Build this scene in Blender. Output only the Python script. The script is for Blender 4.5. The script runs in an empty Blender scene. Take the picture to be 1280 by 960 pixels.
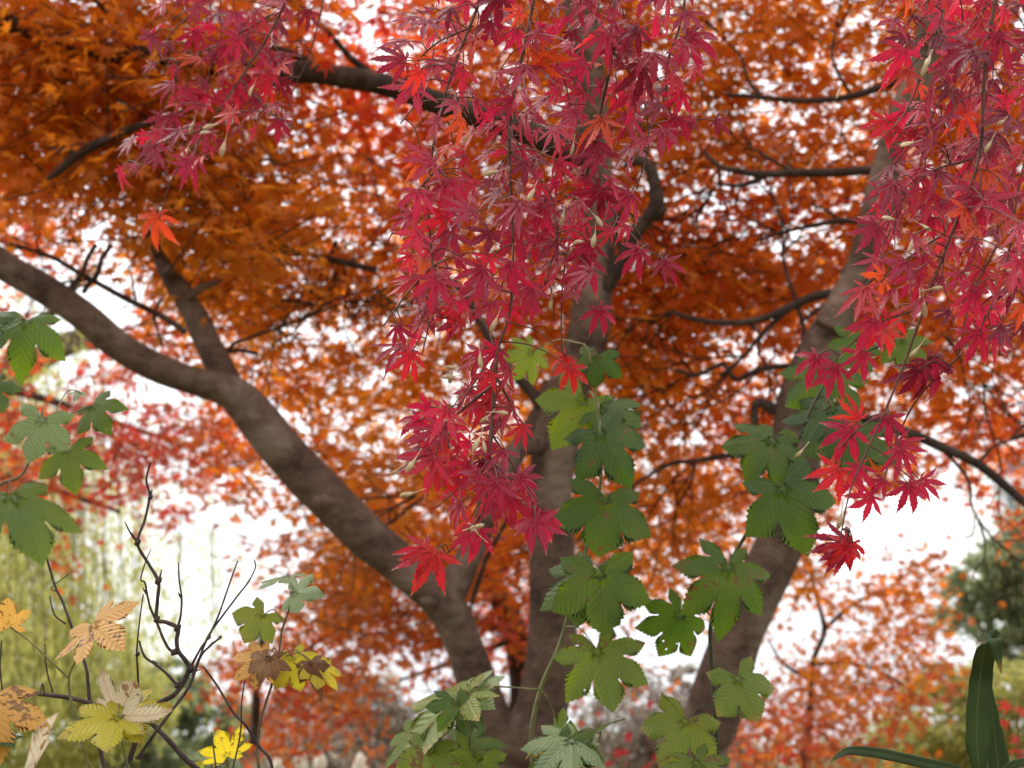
import bpy, math, random
import numpy as np

# ------------------------------------------------------------------ camera, sky, sun, exposure
SC = bpy.context.scene
COL = SC.collection
PITCH = math.radians(16.5)
FPX = 1758.0                                   # focal length in pixels of the 1280 px wide photograph
C0 = np.array([0.0, 0.0, 1.5])
FWD = np.array([0.0, math.cos(PITCH), math.sin(PITCH)])
UPV = np.array([0.0, -math.sin(PITCH), math.cos(PITCH)])
RGT = np.array([1.0, 0.0, 0.0])

cam_data = bpy.data.cameras.new('camera')
cam = bpy.data.objects.new('camera', cam_data)
COL.objects.link(cam)
cam.location = C0
cam.rotation_euler = (math.radians(90) + PITCH, 0, 0)
cam_data.sensor_width = 36.0
cam_data.lens = FPX / 1280.0 * 36.0
cam_data.clip_end = 2000.0
cam_data.clip_start = 0.05
cam_data.dof.use_dof = True
cam_data.dof.focus_distance = 1.52
cam_data.dof.aperture_fstop = 6.9
cam_data.dof.aperture_blades = 0
SC.camera = cam

SUN_ELEV, SUN_ROT = math.radians(48), math.radians(298)   # through the clouds, left of the view and beyond the trees
world = bpy.data.worlds.new('World')
SC.world = world
world.use_nodes = True
wn, wl = world.node_tree.nodes, world.node_tree.links
bg = wn['Background']
sky = wn.new('ShaderNodeTexSky')
sky.sky_type = 'NISHITA'
sky.sun_disc = False
sky.sun_elevation = SUN_ELEV
sky.sun_rotation = SUN_ROT
sky.dust_density = 4.0
hs = wn.new('ShaderNodeHueSaturation')
hs.inputs['Saturation'].default_value = 0.18
wl.new(sky.outputs[0], hs.inputs['Color'])
tcw = wn.new('ShaderNodeTexCoord')
nzw = wn.new('ShaderNodeTexNoise')
nzw.inputs['Scale'].default_value = 2.6
nzw.inputs['Detail'].default_value = 6
mpw = wn.new('ShaderNodeMapping')
mpw.inputs['Scale'].default_value = (1, 1, 2.5)
wl.new(tcw.outputs['Generated'], mpw.inputs[0]); wl.new(mpw.outputs[0], nzw.inputs['Vector'])
rpw = wn.new('ShaderNodeValToRGB')
rpw.color_ramp.elements[0].position = 0.3; rpw.color_ramp.elements[0].color = (6.6, 7.0, 7.4, 1)
rpw.color_ramp.elements[1].position = 0.7; rpw.color_ramp.elements[1].color = (9.4, 9.5, 9.6, 1)
wl.new(nzw.outputs[0], rpw.inputs[0])
mxw = wn.new('ShaderNodeMixRGB')               # bright cloud layer over the clear sky
mxw.inputs[0].default_value = 0.8
wl.new(hs.outputs[0], mxw.inputs[1]); wl.new(rpw.outputs[0], mxw.inputs[2])
sxw = wn.new('ShaderNodeSeparateXYZ')
wl.new(tcw.outputs['Generated'], sxw.inputs[0])
gdw = wn.new('ShaderNodeMapRange')             # an overcast sky is brightest overhead
gdw.inputs['From Min'].default_value = 0.05; gdw.inputs['From Max'].default_value = 0.95
gdw.inputs['To Min'].default_value = 0.82; gdw.inputs['To Max'].default_value = 1.75
wl.new(sxw.outputs[2], gdw.inputs['Value'])
scw = wn.new('ShaderNodeVectorMath'); scw.operation = 'SCALE'
wl.new(mxw.outputs[0], scw.inputs[0]); wl.new(gdw.outputs[0], scw.inputs['Scale'])
wl.new(scw.outputs[0], bg.inputs['Color'])
bg.inputs['Strength'].default_value = 0.1

sun_d = bpy.data.lights.new('sun', 'SUN')
sun_d.energy = 1.5
sun_d.angle = math.radians(14)
sun_d.color = (1.0, 0.95, 0.88)
sun = bpy.data.objects.new('sun', sun_d)
COL.objects.link(sun)
sun.rotation_euler = (math.radians(90) - SUN_ELEV, 0, math.radians(180) - SUN_ROT)
sun.location = (-8, 6, 14)

SC.view_settings.view_transform = 'Standard'
SC.view_settings.look = 'None'
SC.view_settings.exposure = 1.18
SC.view_settings.gamma = 1.0
SC.view_settings.use_curve_mapping = False
SC.cycles.use_denoising = True
SC.cycles.max_bounces = 7
SC.cycles.diffuse_bounces = 4
SC.cycles.glossy_bounces = 2
SC.cycles.transmission_bounces = 5
SC.cycles.transparent_max_bounces = 8
SC.cycles.caustics_reflective = False
SC.cycles.caustics_refractive = False

RNG = np.random.default_rng(7)


# ------------------------------------------------------------------ helpers
def P(x, y, d):
    """point at pixel (x, y) of the photograph, d metres along the view axis"""
    return C0 + FWD * d + RGT * ((x - 640.0) / FPX * d) + UPV * ((480.0 - y) / FPX * d)


def PA(x, y, d):
    x, y, d = np.asarray(x, float), np.asarray(y, float), np.asarray(d, float)
    return C0 + np.outer(d, FWD) + np.outer((x - 640.0) / FPX * d, RGT) + np.outer((480.0 - y) / FPX * d, UPV)


def V3(r, u, t):
    """direction: r right, u up, t towards the camera"""
    return RGT * r + UPV * u - FWD * t


def nrm(v):
    v = np.asarray(v, float)
    return v / (np.linalg.norm(v, axis=-1, keepdims=True) + 1e-12)


ORIGIN = {}


def tag(o, label=None, cat=None, group=None, kind=None):
    if label: o['label'] = label
    if cat: o['category'] = cat
    if group: o['group'] = group
    if kind: o['kind'] = kind
    return o


def thing(name, label, cat, loc, group=None):
    o = bpy.data.objects.new(name, None)
    COL.objects.link(o)
    o.location = loc
    o.empty_display_size = 0.1
    ORIGIN[o.name] = np.asarray(loc, float)
    return tag(o, label, cat, group)


class MB:
    """collects vertices and faces for ONE mesh"""
    def __init__(self):
        self.v, self.loops, self.cnt, self.mi, self.n = [], [], [], [], 0
        self.at = {}

    def add(self, v, faces, mat=0, **attrs):
        """faces: list of int arrays (m, k)"""
        v = np.asarray(v, float)
        for f in faces:
            f = np.asarray(f, int)
            if f.size == 0: continue
            self.loops.append((f + self.n).ravel())
            self.cnt.append(np.full(len(f), f.shape[1]))
            self.mi.append(np.full(len(f), mat))
        self.v.append(v)
        for k, a in attrs.items():
            self.at.setdefault(k, []).append((self.n, np.asarray(a, float)))
        self.n += len(v)

    def build(self, name, mats, parent=None, smooth=True):
        me = bpy.data.meshes.new(name)
        V = np.concatenate(self.v)
        off = ORIGIN[parent.name] if parent is not None else np.zeros(3)
        V = V - off
        L = np.concatenate(self.loops); cnt = np.concatenate(self.cnt); mi = np.concatenate(self.mi)
        st = np.concatenate([[0], np.cumsum(cnt)[:-1]])
        me.vertices.add(len(V)); me.vertices.foreach_set('co', V.astype(np.float32).ravel())
        me.loops.add(len(L)); me.loops.foreach_set('vertex_index', L.astype(np.int32))
        me.polygons.add(len(cnt))
        me.polygons.foreach_set('loop_start', st.astype(np.int32))
        me.polygons.foreach_set('material_index', mi.astype(np.int32))
        me.polygons.foreach_set('use_smooth', np.full(len(cnt), smooth))
        for m in (mats if isinstance(mats, (list, tuple)) else [mats]):
            me.materials.append(m)
        me.update(calc_edges=True)
        for k, chunks in self.at.items():
            a = np.zeros((len(V), 3), np.float32)
            for n0, arr in chunks:
                a[n0:n0 + len(arr)] = arr
            at = me.attributes.new(k, 'FLOAT_VECTOR', 'POINT')
            at.data.foreach_set('vector', a.ravel())
        me.validate()
        o = bpy.data.objects.new(name, me)
        COL.objects.link(o)
        if parent is not None:
            o.parent = parent
            ORIGIN[o.name] = off
        else:
            ORIGIN[o.name] = np.zeros(3)
        return o


def spline(pts, n):
    """Catmull-Rom through pts (k, m), n samples per span"""
    p = np.asarray(pts, float)
    if len(p) == 2:
        t = np.linspace(0, 1, n + 1)[:, None]
        return p[0] * (1 - t) + p[1] * t
    p = np.vstack([2 * p[0] - p[1], p, 2 * p[-1] - p[-2]])
    out = []
    for i in range(1, len(p) - 2):
        t = np.linspace(0, 1, n, endpoint=False)[:, None]
        a, b, c, d = p[i - 1], p[i], p[i + 1], p[i + 2]
        out.append(0.5 * (2 * b + (c - a) * t + (2 * a - 5 * b + 4 * c - d) * t ** 2 + (3 * b - a - 3 * c + d) * t ** 3))
    out.append(p[-2][None])
    return np.vstack(out)


def tube(mb, pts, radii, n=6, sides=8, rough=0.0, mat=0, cap=True, seed=0, rings=0.0):
    """tapered tube along pts (k,3) with radii (k)"""
    k = np.column_stack([np.asarray(pts, float), np.asarray(radii, float)])
    s = spline(k, n)
    c, r = s[:, :3], np.maximum(s[:, 3], 1e-4)
    m = len(c)
    t = nrm(np.gradient(c, axis=0))
    ref = np.array([0.3, 0.9, 0.1]) if abs(t[0] @ np.array([0, 0, 1.0])) > 0.7 else np.array([0, 0, 1.0])
    u = nrm(np.cross(t[0], ref)); us = [u]
    for i in range(1, m):
        u = u - t[i] * (u @ t[i]); u = nrm(u); us.append(u)
    us = np.array(us); vs = np.cross(t, us)
    a = np.linspace(0, 2 * math.pi, sides, endpoint=False)
    rr = np.repeat(r[:, None], sides, 1)
    if rough:
        g = np.random.default_rng(seed)
        ph = g.uniform(0, 6.28, 8)
        L = np.concatenate([[0], np.cumsum(np.linalg.norm(np.diff(c, axis=0), axis=1))])[:, None] / max(r.mean(), 1e-3)
        w = (np.sin(2 * a + 0.25 * L + ph[0]) * 0.45 + np.sin(3 * a - 0.4 * L + ph[1]) * 0.3 + np.sin(a + 0.9 * L + ph[2]) * 0.35
             + np.sin(5 * a + 1.3 * L + ph[3]) * 0.12 + np.sin(1.7 * L + ph[4]) * 0.3)
        rr = rr * (1 + rough * w)
        if rings:
            wob = L + 0.35 * np.sin(2 * a + ph[5])
            rr = rr * (1 + .4 * rings * np.clip(np.sin(wob * 2.1 + 1.5 * np.sin(L * .37)), 0.8, 1) * 0.5)
    V = c[:, None] + rr[..., None] * (np.cos(a)[None, :, None] * us[:, None] + np.sin(a)[None, :, None] * vs[:, None])
    V = V.reshape(-1, 3)
    i = np.arange(m - 1)[:, None] * sides
    j = np.arange(sides)[None]
    q = np.stack([i + j, i + (j + 1) % sides, i + sides + (j + 1) % sides, i + sides + j], -1).reshape(-1, 4)
    fs = [q]
    if cap:
        V = np.vstack([V, c[0] - t[0] * r[0] * .3, c[-1] + t[-1] * r[-1] * .4])
        j = np.arange(sides)
        fs.append(np.stack([np.full(sides, m * sides), (j + 1) % sides, j], -1))
        b = (m - 1) * sides
        fs.append(np.stack([np.full(sides, m * sides + 1), b + j, b + (j + 1) % sides], -1))
    mb.add(V, fs, mat)
    return c


def root_pts(lo, p0, step=.07):
    k = max(int(np.linalg.norm(p0 - lo) / step), 2)
    t = np.linspace(0, 1, k, endpoint=False)[:, None]
    return lo * (1 - t) + p0 * t + .015 * np.sin(t * 9) * np.array([1.0, .6, 0]) * (1 - t)


def px_path(pp, d, dz=None):
    """pixel polyline -> world points; d a number or list"""
    pp = np.asarray(pp, float)
    d = np.full(len(pp), d) if np.isscalar(d) else np.interp(np.linspace(0, 1, len(pp)), np.linspace(0, 1, len(d)), d)
    return PA(pp[:, 0], pp[:, 1], d), d


# ------------------------------------------------------------------ materials
def new_mat(name):
    m = bpy.data.materials.new(name)
    m.use_nodes = True
    nt = m.node_tree
    nt.nodes.clear()
    out = nt.nodes.new('ShaderNodeOutputMaterial')
    return m, nt, out


def N(nt, kind, **kw):
    n = nt.nodes.new('ShaderNode' + kind)
    for k, v in kw.items():
        if k in n.inputs: n.inputs[k].default_value = v
        else: setattr(n, k, v)
    return n


def math_n(nt, op, a, b=None, clamp=False):
    n = nt.nodes.new('ShaderNodeMath'); n.operation = op; n.use_clamp = clamp
    for i, x in enumerate((a, b)):
        if x is None: continue
        if isinstance(x, (int, float)): n.inputs[i].default_value = x
        else: nt.links.new(x, n.inputs[i])
    return n.outputs[0]


def ramp(nt, fac, stops, interp='LINEAR'):
    r = nt.nodes.new('ShaderNodeValToRGB')
    r.color_ramp.interpolation = interp
    e = r.color_ramp.elements
    while len(e) < len(stops): e.new(0.5)
    for el, (p, c) in zip(e, stops):
        el.position = p
        el.color = (*c, 1) if len(c) == 3 else c
    nt.links.new(fac, r.inputs[0])
    return r.outputs[0]


def mix(nt, fac, a, b):
    n = nt.nodes.new('ShaderNodeMixRGB')
    for i, x in enumerate((fac, a, b)):
        if isinstance(x, (int, float)): n.inputs[i].default_value = x
        elif isinstance(x, tuple): n.inputs[i].default_value = (*x, 1)
        else: nt.links.new(x, n.inputs[i])
    return n.outputs[0]


def leaf_shader(nt, out, col, tcol, rough, trans, spec=0.5, bump=None, hole=None):
    p = N(nt, 'BsdfPrincipled', Roughness=rough)
    p.inputs['Specular IOR Level'].default_value = spec
    nt.links.new(col, p.inputs['Base Color'])
    t = N(nt, 'BsdfTranslucent')
    nt.links.new(tcol, t.inputs['Color'])
    if bump is not None:
        nt.links.new(bump, p.inputs['Normal']); nt.links.new(bump, t.inputs['Normal'])
    m = N(nt, 'MixShader'); m.inputs[0].default_value = trans
    nt.links.new(p.outputs[0], m.inputs[1]); nt.links.new(t.outputs[0], m.inputs[2])
    res = m.outputs[0]
    if hole is not None:
        tr = N(nt, 'BsdfTransparent')
        m2 = N(nt, 'MixShader')
        nt.links.new(hole, m2.inputs[0]); nt.links.new(res, m2.inputs[1]); nt.links.new(tr.outputs[0], m2.inputs[2])
        res = m2.outputs[0]
    nt.links.new(res, out.inputs['Surface'])


def crown_mat(name, stops, tstops, trans=0.5):
    """small far leaves: attribute lc = (|w|, s, hue)"""
    m, nt, out = new_mat(name)
    at = N(nt, 'Attribute', attribute_name='lc')
    sx = N(nt, 'SeparateXYZ'); nt.links.new(at.outputs['Vector'], sx.inputs[0])
    col = ramp(nt, sx.outputs[2], stops)
    tcol = ramp(nt, sx.outputs[2], tstops)
    leaf_shader(nt, out, col, tcol, 0.5, trans, 0.4)
    return m


def palmate_mat(name, stops, tstops, vein, veinamt, rough, trans, spec=0.5, nveins=9.0, spots=None, spot_amt=0.0, edge=None, holes=0.0, bumpst=0.3, tipcol=None, mottle=0.4, bold=1.0):
    """large near leaves: attribute lc = (|w|, s, rnd)"""
    m, nt, out = new_mat(name)
    at = N(nt, 'Attribute', attribute_name='lc')
    sx = N(nt, 'SeparateXYZ'); nt.links.new(at.outputs['Vector'], sx.inputs[0])
    w, s, rnd = sx.outputs
    tc = N(nt, 'TexCoord')
    nz = N(nt, 'TexNoise', Scale=60.0, Detail=5.0); nt.links.new(tc.outputs['Object'], nz.inputs['Vector'])
    nz2 = N(nt, 'TexNoise', Scale=22.0, Detail=3.0); nt.links.new(tc.outputs['Object'], nz2.inputs['Vector'])
    f = math_n(nt, 'ADD', rnd, math_n(nt, 'MULTIPLY', math_n(nt, 'SUBTRACT', nz2.outputs[0], 0.5), mottle * 2), clamp=True)
    col = ramp(nt, f, stops)
    tcol = ramp(nt, f, tstops)
    # veins: midrib of each lobe plus slanting side veins
    mid = ramp(nt, w, [(0.0, (1, 1, 1)), (0.007 * bold, (0.9, 0.9, 0.9)), (0.02 * bold, (0, 0, 0))])
    ph = math_n(nt, 'MULTIPLY', math_n(nt, 'SUBTRACT', s, math_n(nt, 'MULTIPLY', w, 1.15)), nveins)
    tri = math_n(nt, 'PINGPONG', ph, 0.5)
    side = ramp(nt, tri, [(0.0, (0.75, 0.75, 0.75)), (0.05, (0.5, 0.5, 0.5)), (0.13, (0, 0, 0))])
    vm = math_n(nt, 'MAXIMUM', mid, math_n(nt, 'MULTIPLY', side, 0.6))
    vfac = math_n(nt, 'MULTIPLY', vm, veinamt)
    col = mix(nt, vfac, col, vein)
    tcol = mix(nt, math_n(nt, 'MULTIPLY', vfac, 0.6), tcol, vein)
    if tipcol is not None:
        tf = ramp(nt, math_n(nt, 'ADD', s, math_n(nt, 'MULTIPLY', math_n(nt, 'SUBTRACT', nz.outputs[0], 0.5), 0.3)), [(0.8, (0, 0, 0)), (1.0, (1, 1, 1))])
        tf = math_n(nt, 'MULTIPLY', tf, 0.8)
        col = mix(nt, tf, col, tipcol); tcol = mix(nt, tf, tcol, tipcol)
    if spots is not None:
        nz3 = N(nt, 'TexNoise', Scale=150.0, Detail=2.0); nt.links.new(tc.outputs['Object'], nz3.inputs['Vector'])
        sp = math_n(nt, 'MULTIPLY', nz3.outputs[0], nz2.outputs[0])
        sf = ramp(nt, sp, [(0.40 - spot_amt * .5, (0, 0, 0)), (0.435 - spot_amt * .5, (0.85, 0.85, 0.85))])
        col = mix(nt, sf, col, spots); tcol = mix(nt, sf, tcol, spots)
    hole = None
    if holes > 0:
        vo = N(nt, 'TexVoronoi', Scale=95.0, Randomness=1.0); nt.links.new(tc.outputs['Object'], vo.inputs['Vector'])
        nz4 = N(nt, 'TexNoise', Scale=26.0, Detail=1.0); nt.links.new(tc.outputs['Object'], nz4.inputs['Vector'])
        hd = math_n(nt, 'MULTIPLY', math_n(nt, 'SUBTRACT', nz4.outputs[0], 0.72 - holes), 1.1)
        hole = math_n(nt, 'LESS_THAN', vo.outputs['Distance'], hd)
    h = math_n(nt, 'SUBTRACT', math_n(nt, 'ADD', math_n(nt, 'MULTIPLY', tri, 1.2), math_n(nt, 'MULTIPLY', nz.outputs[0], 0.5)), math_n(nt, 'MULTIPLY', vm, 0.8))
    bp = N(nt, 'Bump', Strength=bumpst, Distance=0.002); nt.links.new(h, bp.inputs['Height'])
    leaf_shader(nt, out, col, tcol, rough, trans, spec, bp.outputs[0], hole)
    return m


def bark_mat(name, dark, light, lichen, scale=1.0, bump=0.5):
    m, nt, out = new_mat(name)
    tc = N(nt, 'TexCoord')
    mp = N(nt, 'Mapping'); mp.inputs['Scale'].default_value = (1, 1, 1.25)
    nt.links.new(tc.outputs['Object'], mp.inputs[0])
    a = N(nt, 'TexNoise', Scale=9.0 * scale, Detail=8.0, Roughness=0.65); nt.links.new(mp.outputs[0], a.inputs['Vector'])
    b = N(nt, 'TexNoise', Scale=70.0 * scale, Detail=6.0, Roughness=0.7); nt.links.new(mp.outputs[0], b.inputs['Vector'])
    w = N(nt, 'TexWave', Scale=9.0 * scale, Distortion=5.0, Detail=4.0); w.bands_direction = 'Z'
    w.inputs['Detail Scale'].default_value = 1.6
    nt.links.new(tc.outputs['Object'], w.inputs['Vector'])
    f = math_n(nt, 'ADD', math_n(nt, 'MULTIPLY', a.outputs[0], 0.7), math_n(nt, 'MULTIPLY', b.outputs[0], 0.3))
    col = ramp(nt, f, [(0.36, dark), (0.62, light)])
    l = N(nt, 'TexNoise', Scale=5.0 * scale, Detail=7.0, Roughness=0.6); nt.links.new(tc.outputs['Object'], l.inputs['Vector'])
    lf = ramp(nt, l.outputs[0], [(0.50, (0, 0, 0)), (0.62, (0.75, 0.75, 0.75))])
    col = mix(nt, lf, col, lichen)
    vo = N(nt, 'TexVoronoi', Scale=42.0 * scale); nt.links.new(mp.outputs[0], vo.inputs['Vector'])
    sp = ramp(nt, vo.outputs['Distance'], [(0.08, (0.55, 0.55, 0.55)), (0.16, (0, 0, 0))])
    col = mix(nt, sp, col, tuple(x * 0.45 for x in dark))
    p = N(nt, 'BsdfPrincipled', Roughness=0.85); p.inputs['Specular IOR Level'].default_value = 0.25
    nt.links.new(col, p.inputs['Base Color'])
    h = math_n(nt, 'ADD', math_n(nt, 'MULTIPLY', w.outputs[0], 0.10), math_n(nt, 'ADD', a.outputs[0], math_n(nt, 'MULTIPLY', b.outputs[0], 0.5)))
    bp = N(nt, 'Bump', Strength=bump, Distance=0.02); nt.links.new(h, bp.inputs['Height'])
    nt.links.new(bp.outputs[0], p.inputs['Normal'])
    nt.links.new(p.outputs[0], out.inputs['Surface'])
    return m


def plain_mat(name, c1, c2, scale=30.0, rough=0.7, spec=0.3, trans=0.0):
    m, nt, out = new_mat(name)
    tc = N(nt, 'TexCoord')
    a = N(nt, 'TexNoise', Scale=scale, Detail=5.0); nt.links.new(tc.outputs['Object'], a.inputs['Vector'])
    col = ramp(nt, a.outputs[0], [(0.35, c1), (0.65, c2)])
    if trans:
        leaf_shader(nt, out, col, col, rough, trans, spec)
    else:
        p = N(nt, 'BsdfPrincipled', Roughness=rough); p.inputs['Specular IOR Level'].default_value = spec
        nt.links.new(col, p.inputs['Base Color'])
        bp = N(nt, 'Bump', Strength=0.3, Distance=0.004); nt.links.new(a.outputs[0], bp.inputs['Height'])
        nt.links.new(bp.outputs[0], p.inputs['Normal'])
        nt.links.new(p.outputs[0], out.inputs['Surface'])
    return m


M = {}
M['bark'] = bark_mat('maple_bark', (0.038, 0.022, 0.016), (0.158, 0.098, 0.072), (0.22, 0.165, 0.128), bump=.8)
M['twig_dark'] = bark_mat('dark_branch_bark', (0.020, 0.012, 0.010), (0.060, 0.038, 0.030), (0.09, 0.065, 0.05), 3.0)
M['twig_red'] = plain_mat('reddish_twig', (0.075, 0.028, 0.024), (0.15, 0.06, 0.045), 80)
M['twig_bare'] = bark_mat('bare_shrub_bark', (0.022, 0.014, 0.018), (0.075, 0.05, 0.045), (0.11, 0.09, 0.08), 5.0, 0.4)
M['twig_brown'] = bark_mat('brown_stem_bark', (0.07, 0.045, 0.030), (0.17, 0.12, 0.08), (0.2, 0.17, 0.12), 5.0, 0.4)
M['stem_green'] = plain_mat('green_stem', (0.09, 0.11, 0.04), (0.19, 0.17, 0.07), 60)
M['stem_dark'] = plain_mat('dark_green_stem', (0.03, 0.035, 0.018), (0.07, 0.06, 0.03), 60)
M['samara'] = plain_mat('dry_seed_key', (0.55, 0.40, 0.24), (0.74, 0.60, 0.40), 200, 0.6, 0.3, 0.35)

ORANGE = [(0.0, (0.50, 0.185, 0.020)), (0.35, (0.52, 0.135, 0.02)), (0.6, (0.50, 0.07, 0.025)), (0.8, (0.46, 0.036, 0.04)), (1.0, (0.50, 0.05, 0.08))]
ORANGE_T = [(0.0, (0.92, 0.36, 0.02)), (0.35, (0.95, 0.25, 0.02)), (0.6, (0.92, 0.12, 0.03)), (0.8, (0.88, 0.055, 0.05)), (1.0, (0.90, 0.08, 0.12))]
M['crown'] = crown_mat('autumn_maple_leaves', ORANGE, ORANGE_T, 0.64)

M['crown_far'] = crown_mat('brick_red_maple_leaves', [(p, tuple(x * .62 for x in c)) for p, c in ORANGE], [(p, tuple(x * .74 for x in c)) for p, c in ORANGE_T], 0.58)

RED = [(0.0, (0.085, 0.010, 0.024)), (0.25, (0.19, 0.018, 0.046)), (0.6, (0.28, 0.022, 0.052)), (0.85, (0.34, 0.020, 0.030)), (1.0, (0.42, 0.05, 0.014))]
RED_T = [(0.0, (0.36, 0.008, 0.04)), (0.25, (0.60, 0.012, 0.065)), (0.6, (0.72, 0.014, 0.06)), (0.85, (0.86, 0.02, 0.03)), (1.0, (0.95, 0.12, 0.02))]
M['red'] = palmate_mat('crimson_maple_leaves', RED, RED_T, (0.46, 0.13, 0.13), 0.25, 0.40, 0.48, 0.32, nveins=11, spots=(0.42, 0.20, 0.16), spot_amt=0.02, bumpst=0.22, tipcol=(0.42, 0.20, 0.13), mottle=0.14, bold=0.9)

GREEN = [(0.0, (0.018, 0.040, 0.010)), (0.5, (0.036, 0.068, 0.012)), (1.0, (0.070, 0.105, 0.014))]
GREEN_T = [(0.0, (0.07, 0.16, 0.010)), (0.5, (0.16, 0.28, 0.012)), (1.0, (0.30, 0.40, 0.016))]
brown = (0.16, 0.075, 0.03)
M['green'] = palmate_mat('green_vine_leaf', GREEN, GREEN_T, (0.10, 0.14, 0.05), 0.3, 0.5, 0.46, 0.3, spots=brown, spot_amt=0.05, holes=0.09, bumpst=0.4)
M['holed'] = palmate_mat('insect_eaten_vine_leaf', GREEN, GREEN_T, (0.10, 0.14, 0.05), 0.3, 0.5, 0.46, 0.3, spots=brown, spot_amt=0.12, holes=0.18, bumpst=0.4)
M['lime'] = palmate_mat('yellow_green_vine_leaf', [(0.0, (0.09, 0.14, 0.02)), (0.5, (0.16, 0.19, 0.03)), (1.0, (0.32, 0.27, 0.03))],
                        [(0.0, (0.22, 0.32, 0.02)), (0.5, (0.38, 0.42, 0.03)), (1.0, (0.62, 0.48, 0.03))], (0.2, 0.22, 0.07), 0.4, 0.45, 0.45, 0.4, spots=brown, spot_amt=0.1, holes=0.06, tipcol=(0.3, 0.2, 0.05), bumpst=0.5)
M['sage'] = palmate_mat('pale_green_vine_leaf', [(0.0, (0.12, 0.17, 0.07)), (0.5, (0.17, 0.22, 0.09)), (1.0, (0.24, 0.28, 0.10))],
                        [(0.0, (0.16, 0.26, 0.05)), (0.5, (0.24, 0.34, 0.06)), (1.0, (0.34, 0.40, 0.06))], (0.26, 0.29, 0.15), 0.4, 0.5, 0.35, 0.45, spots=brown, spot_amt=0.08, holes=0.05, bumpst=0.5)
M['yellow'] = palmate_mat('yellow_autumn_leaf', [(0.0, (0.42, 0.36, 0.03)), (0.5, (0.55, 0.42, 0.03)), (1.0, (0.62, 0.42, 0.03))],
                          [(0.0, (0.70, 0.62, 0.03)), (0.5, (0.82, 0.66, 0.03)), (1.0, (0.86, 0.62, 0.03))], (0.40, 0.36, 0.08), 0.45, 0.5, 0.55, 0.4, spots=brown, spot_amt=0.12, holes=0.07, tipcol=(0.35, 0.2, 0.05), bumpst=0.5)
M['amber'] = palmate_mat('amber_autumn_leaf', [(0.0, (0.46, 0.22, 0.04)), (0.5, (0.55, 0.28, 0.07)), (1.0, (0.50, 0.34, 0.08))],
                         [(0.0, (0.74, 0.38, 0.05)), (0.5, (0.84, 0.46, 0.10)), (1.0, (0.80, 0.56, 0.10))], (0.45, 0.36, 0.12), 0.5, 0.5, 0.52, 0.4, spots=brown, spot_amt=0.13, holes=0.11, bumpst=0.5)
M['pale'] = palmate_mat('bleached_autumn_leaf', [(0.0, (0.55, 0.42, 0.32)), (0.5, (0.66, 0.57, 0.42)), (1.0, (0.48, 0.46, 0.22))],
                        [(0.0, (0.75, 0.6, 0.45)), (0.5, (0.8, 0.72, 0.52)), (1.0, (0.6, 0.6, 0.3))], (0.42, 0.24, 0.14), 0.6, 0.6, 0.35, 0.3, spots=(0.3, 0.14, 0.06), spot_amt=0.1, tipcol=(0.4, 0.2, 0.1), bumpst=0.6)
M['brown'] = palmate_mat('withered_brown_leaf', [(0.0, (0.10, 0.045, 0.025)), (0.5, (0.19, 0.085, 0.04)), (1.0, (0.34, 0.20, 0.08))],
                         [(0.0, (0.2, 0.08, 0.03)), (0.5, (0.35, 0.16, 0.06)), (1.0, (0.5, 0.3, 0.1))], (0.12, 0.06, 0.03), 0.5, 0.6, 0.3, 0.3, bumpst=0.8)
def reed_mat():
    m, nt, out = new_mat('reed_blade')
    at = N(nt, 'Attribute', attribute_name='lc')
    sx = N(nt, 'SeparateXYZ'); nt.links.new(at.outputs['Vector'], sx.inputs[0])
    u, v, _ = sx.outputs
    tc = N(nt, 'TexCoord')
    nz = N(nt, 'TexNoise', Scale=18.0, Detail=6.0); nt.links.new(tc.outputs['Object'], nz.inputs['Vector'])
    rib = math_n(nt, 'PINGPONG', math_n(nt, 'MULTIPLY', u, 9.0), 0.5)
    col = ramp(nt, nz.outputs[0], [(0.3, (0.026, 0.05, 0.016)), (0.7, (0.06, 0.10, 0.03))])
    col = mix(nt, ramp(nt, rib, [(0.0, (.5, .5, .5)), (0.2, (0, 0, 0))]), col, (0.09, 0.13, 0.05))
    col = mix(nt, ramp(nt, math_n(nt, 'ABSOLUTE', u), [(0.0, (.8, .8, .8)), (0.09, (0, 0, 0))]), col, (0.16, 0.20, 0.07))
    tip = ramp(nt, math_n(nt, 'ADD', v, math_n(nt, 'MULTIPLY', math_n(nt, 'SUBTRACT', nz.outputs[0], .5), .15)), [(0.93, (0, 0, 0)), (0.99, (1, 1, 1))])
    col = mix(nt, tip, col, (0.35, 0.24, 0.05))
    bp = N(nt, 'Bump', Strength=0.5, Distance=0.001); nt.links.new(rib, bp.inputs['Height'])
    leaf_shader(nt, out, col, mix(nt, 0.5, col, (0.2, 0.3, 0.02)), 0.42, 0.35, 0.4, bp.outputs[0])
    return m


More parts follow.
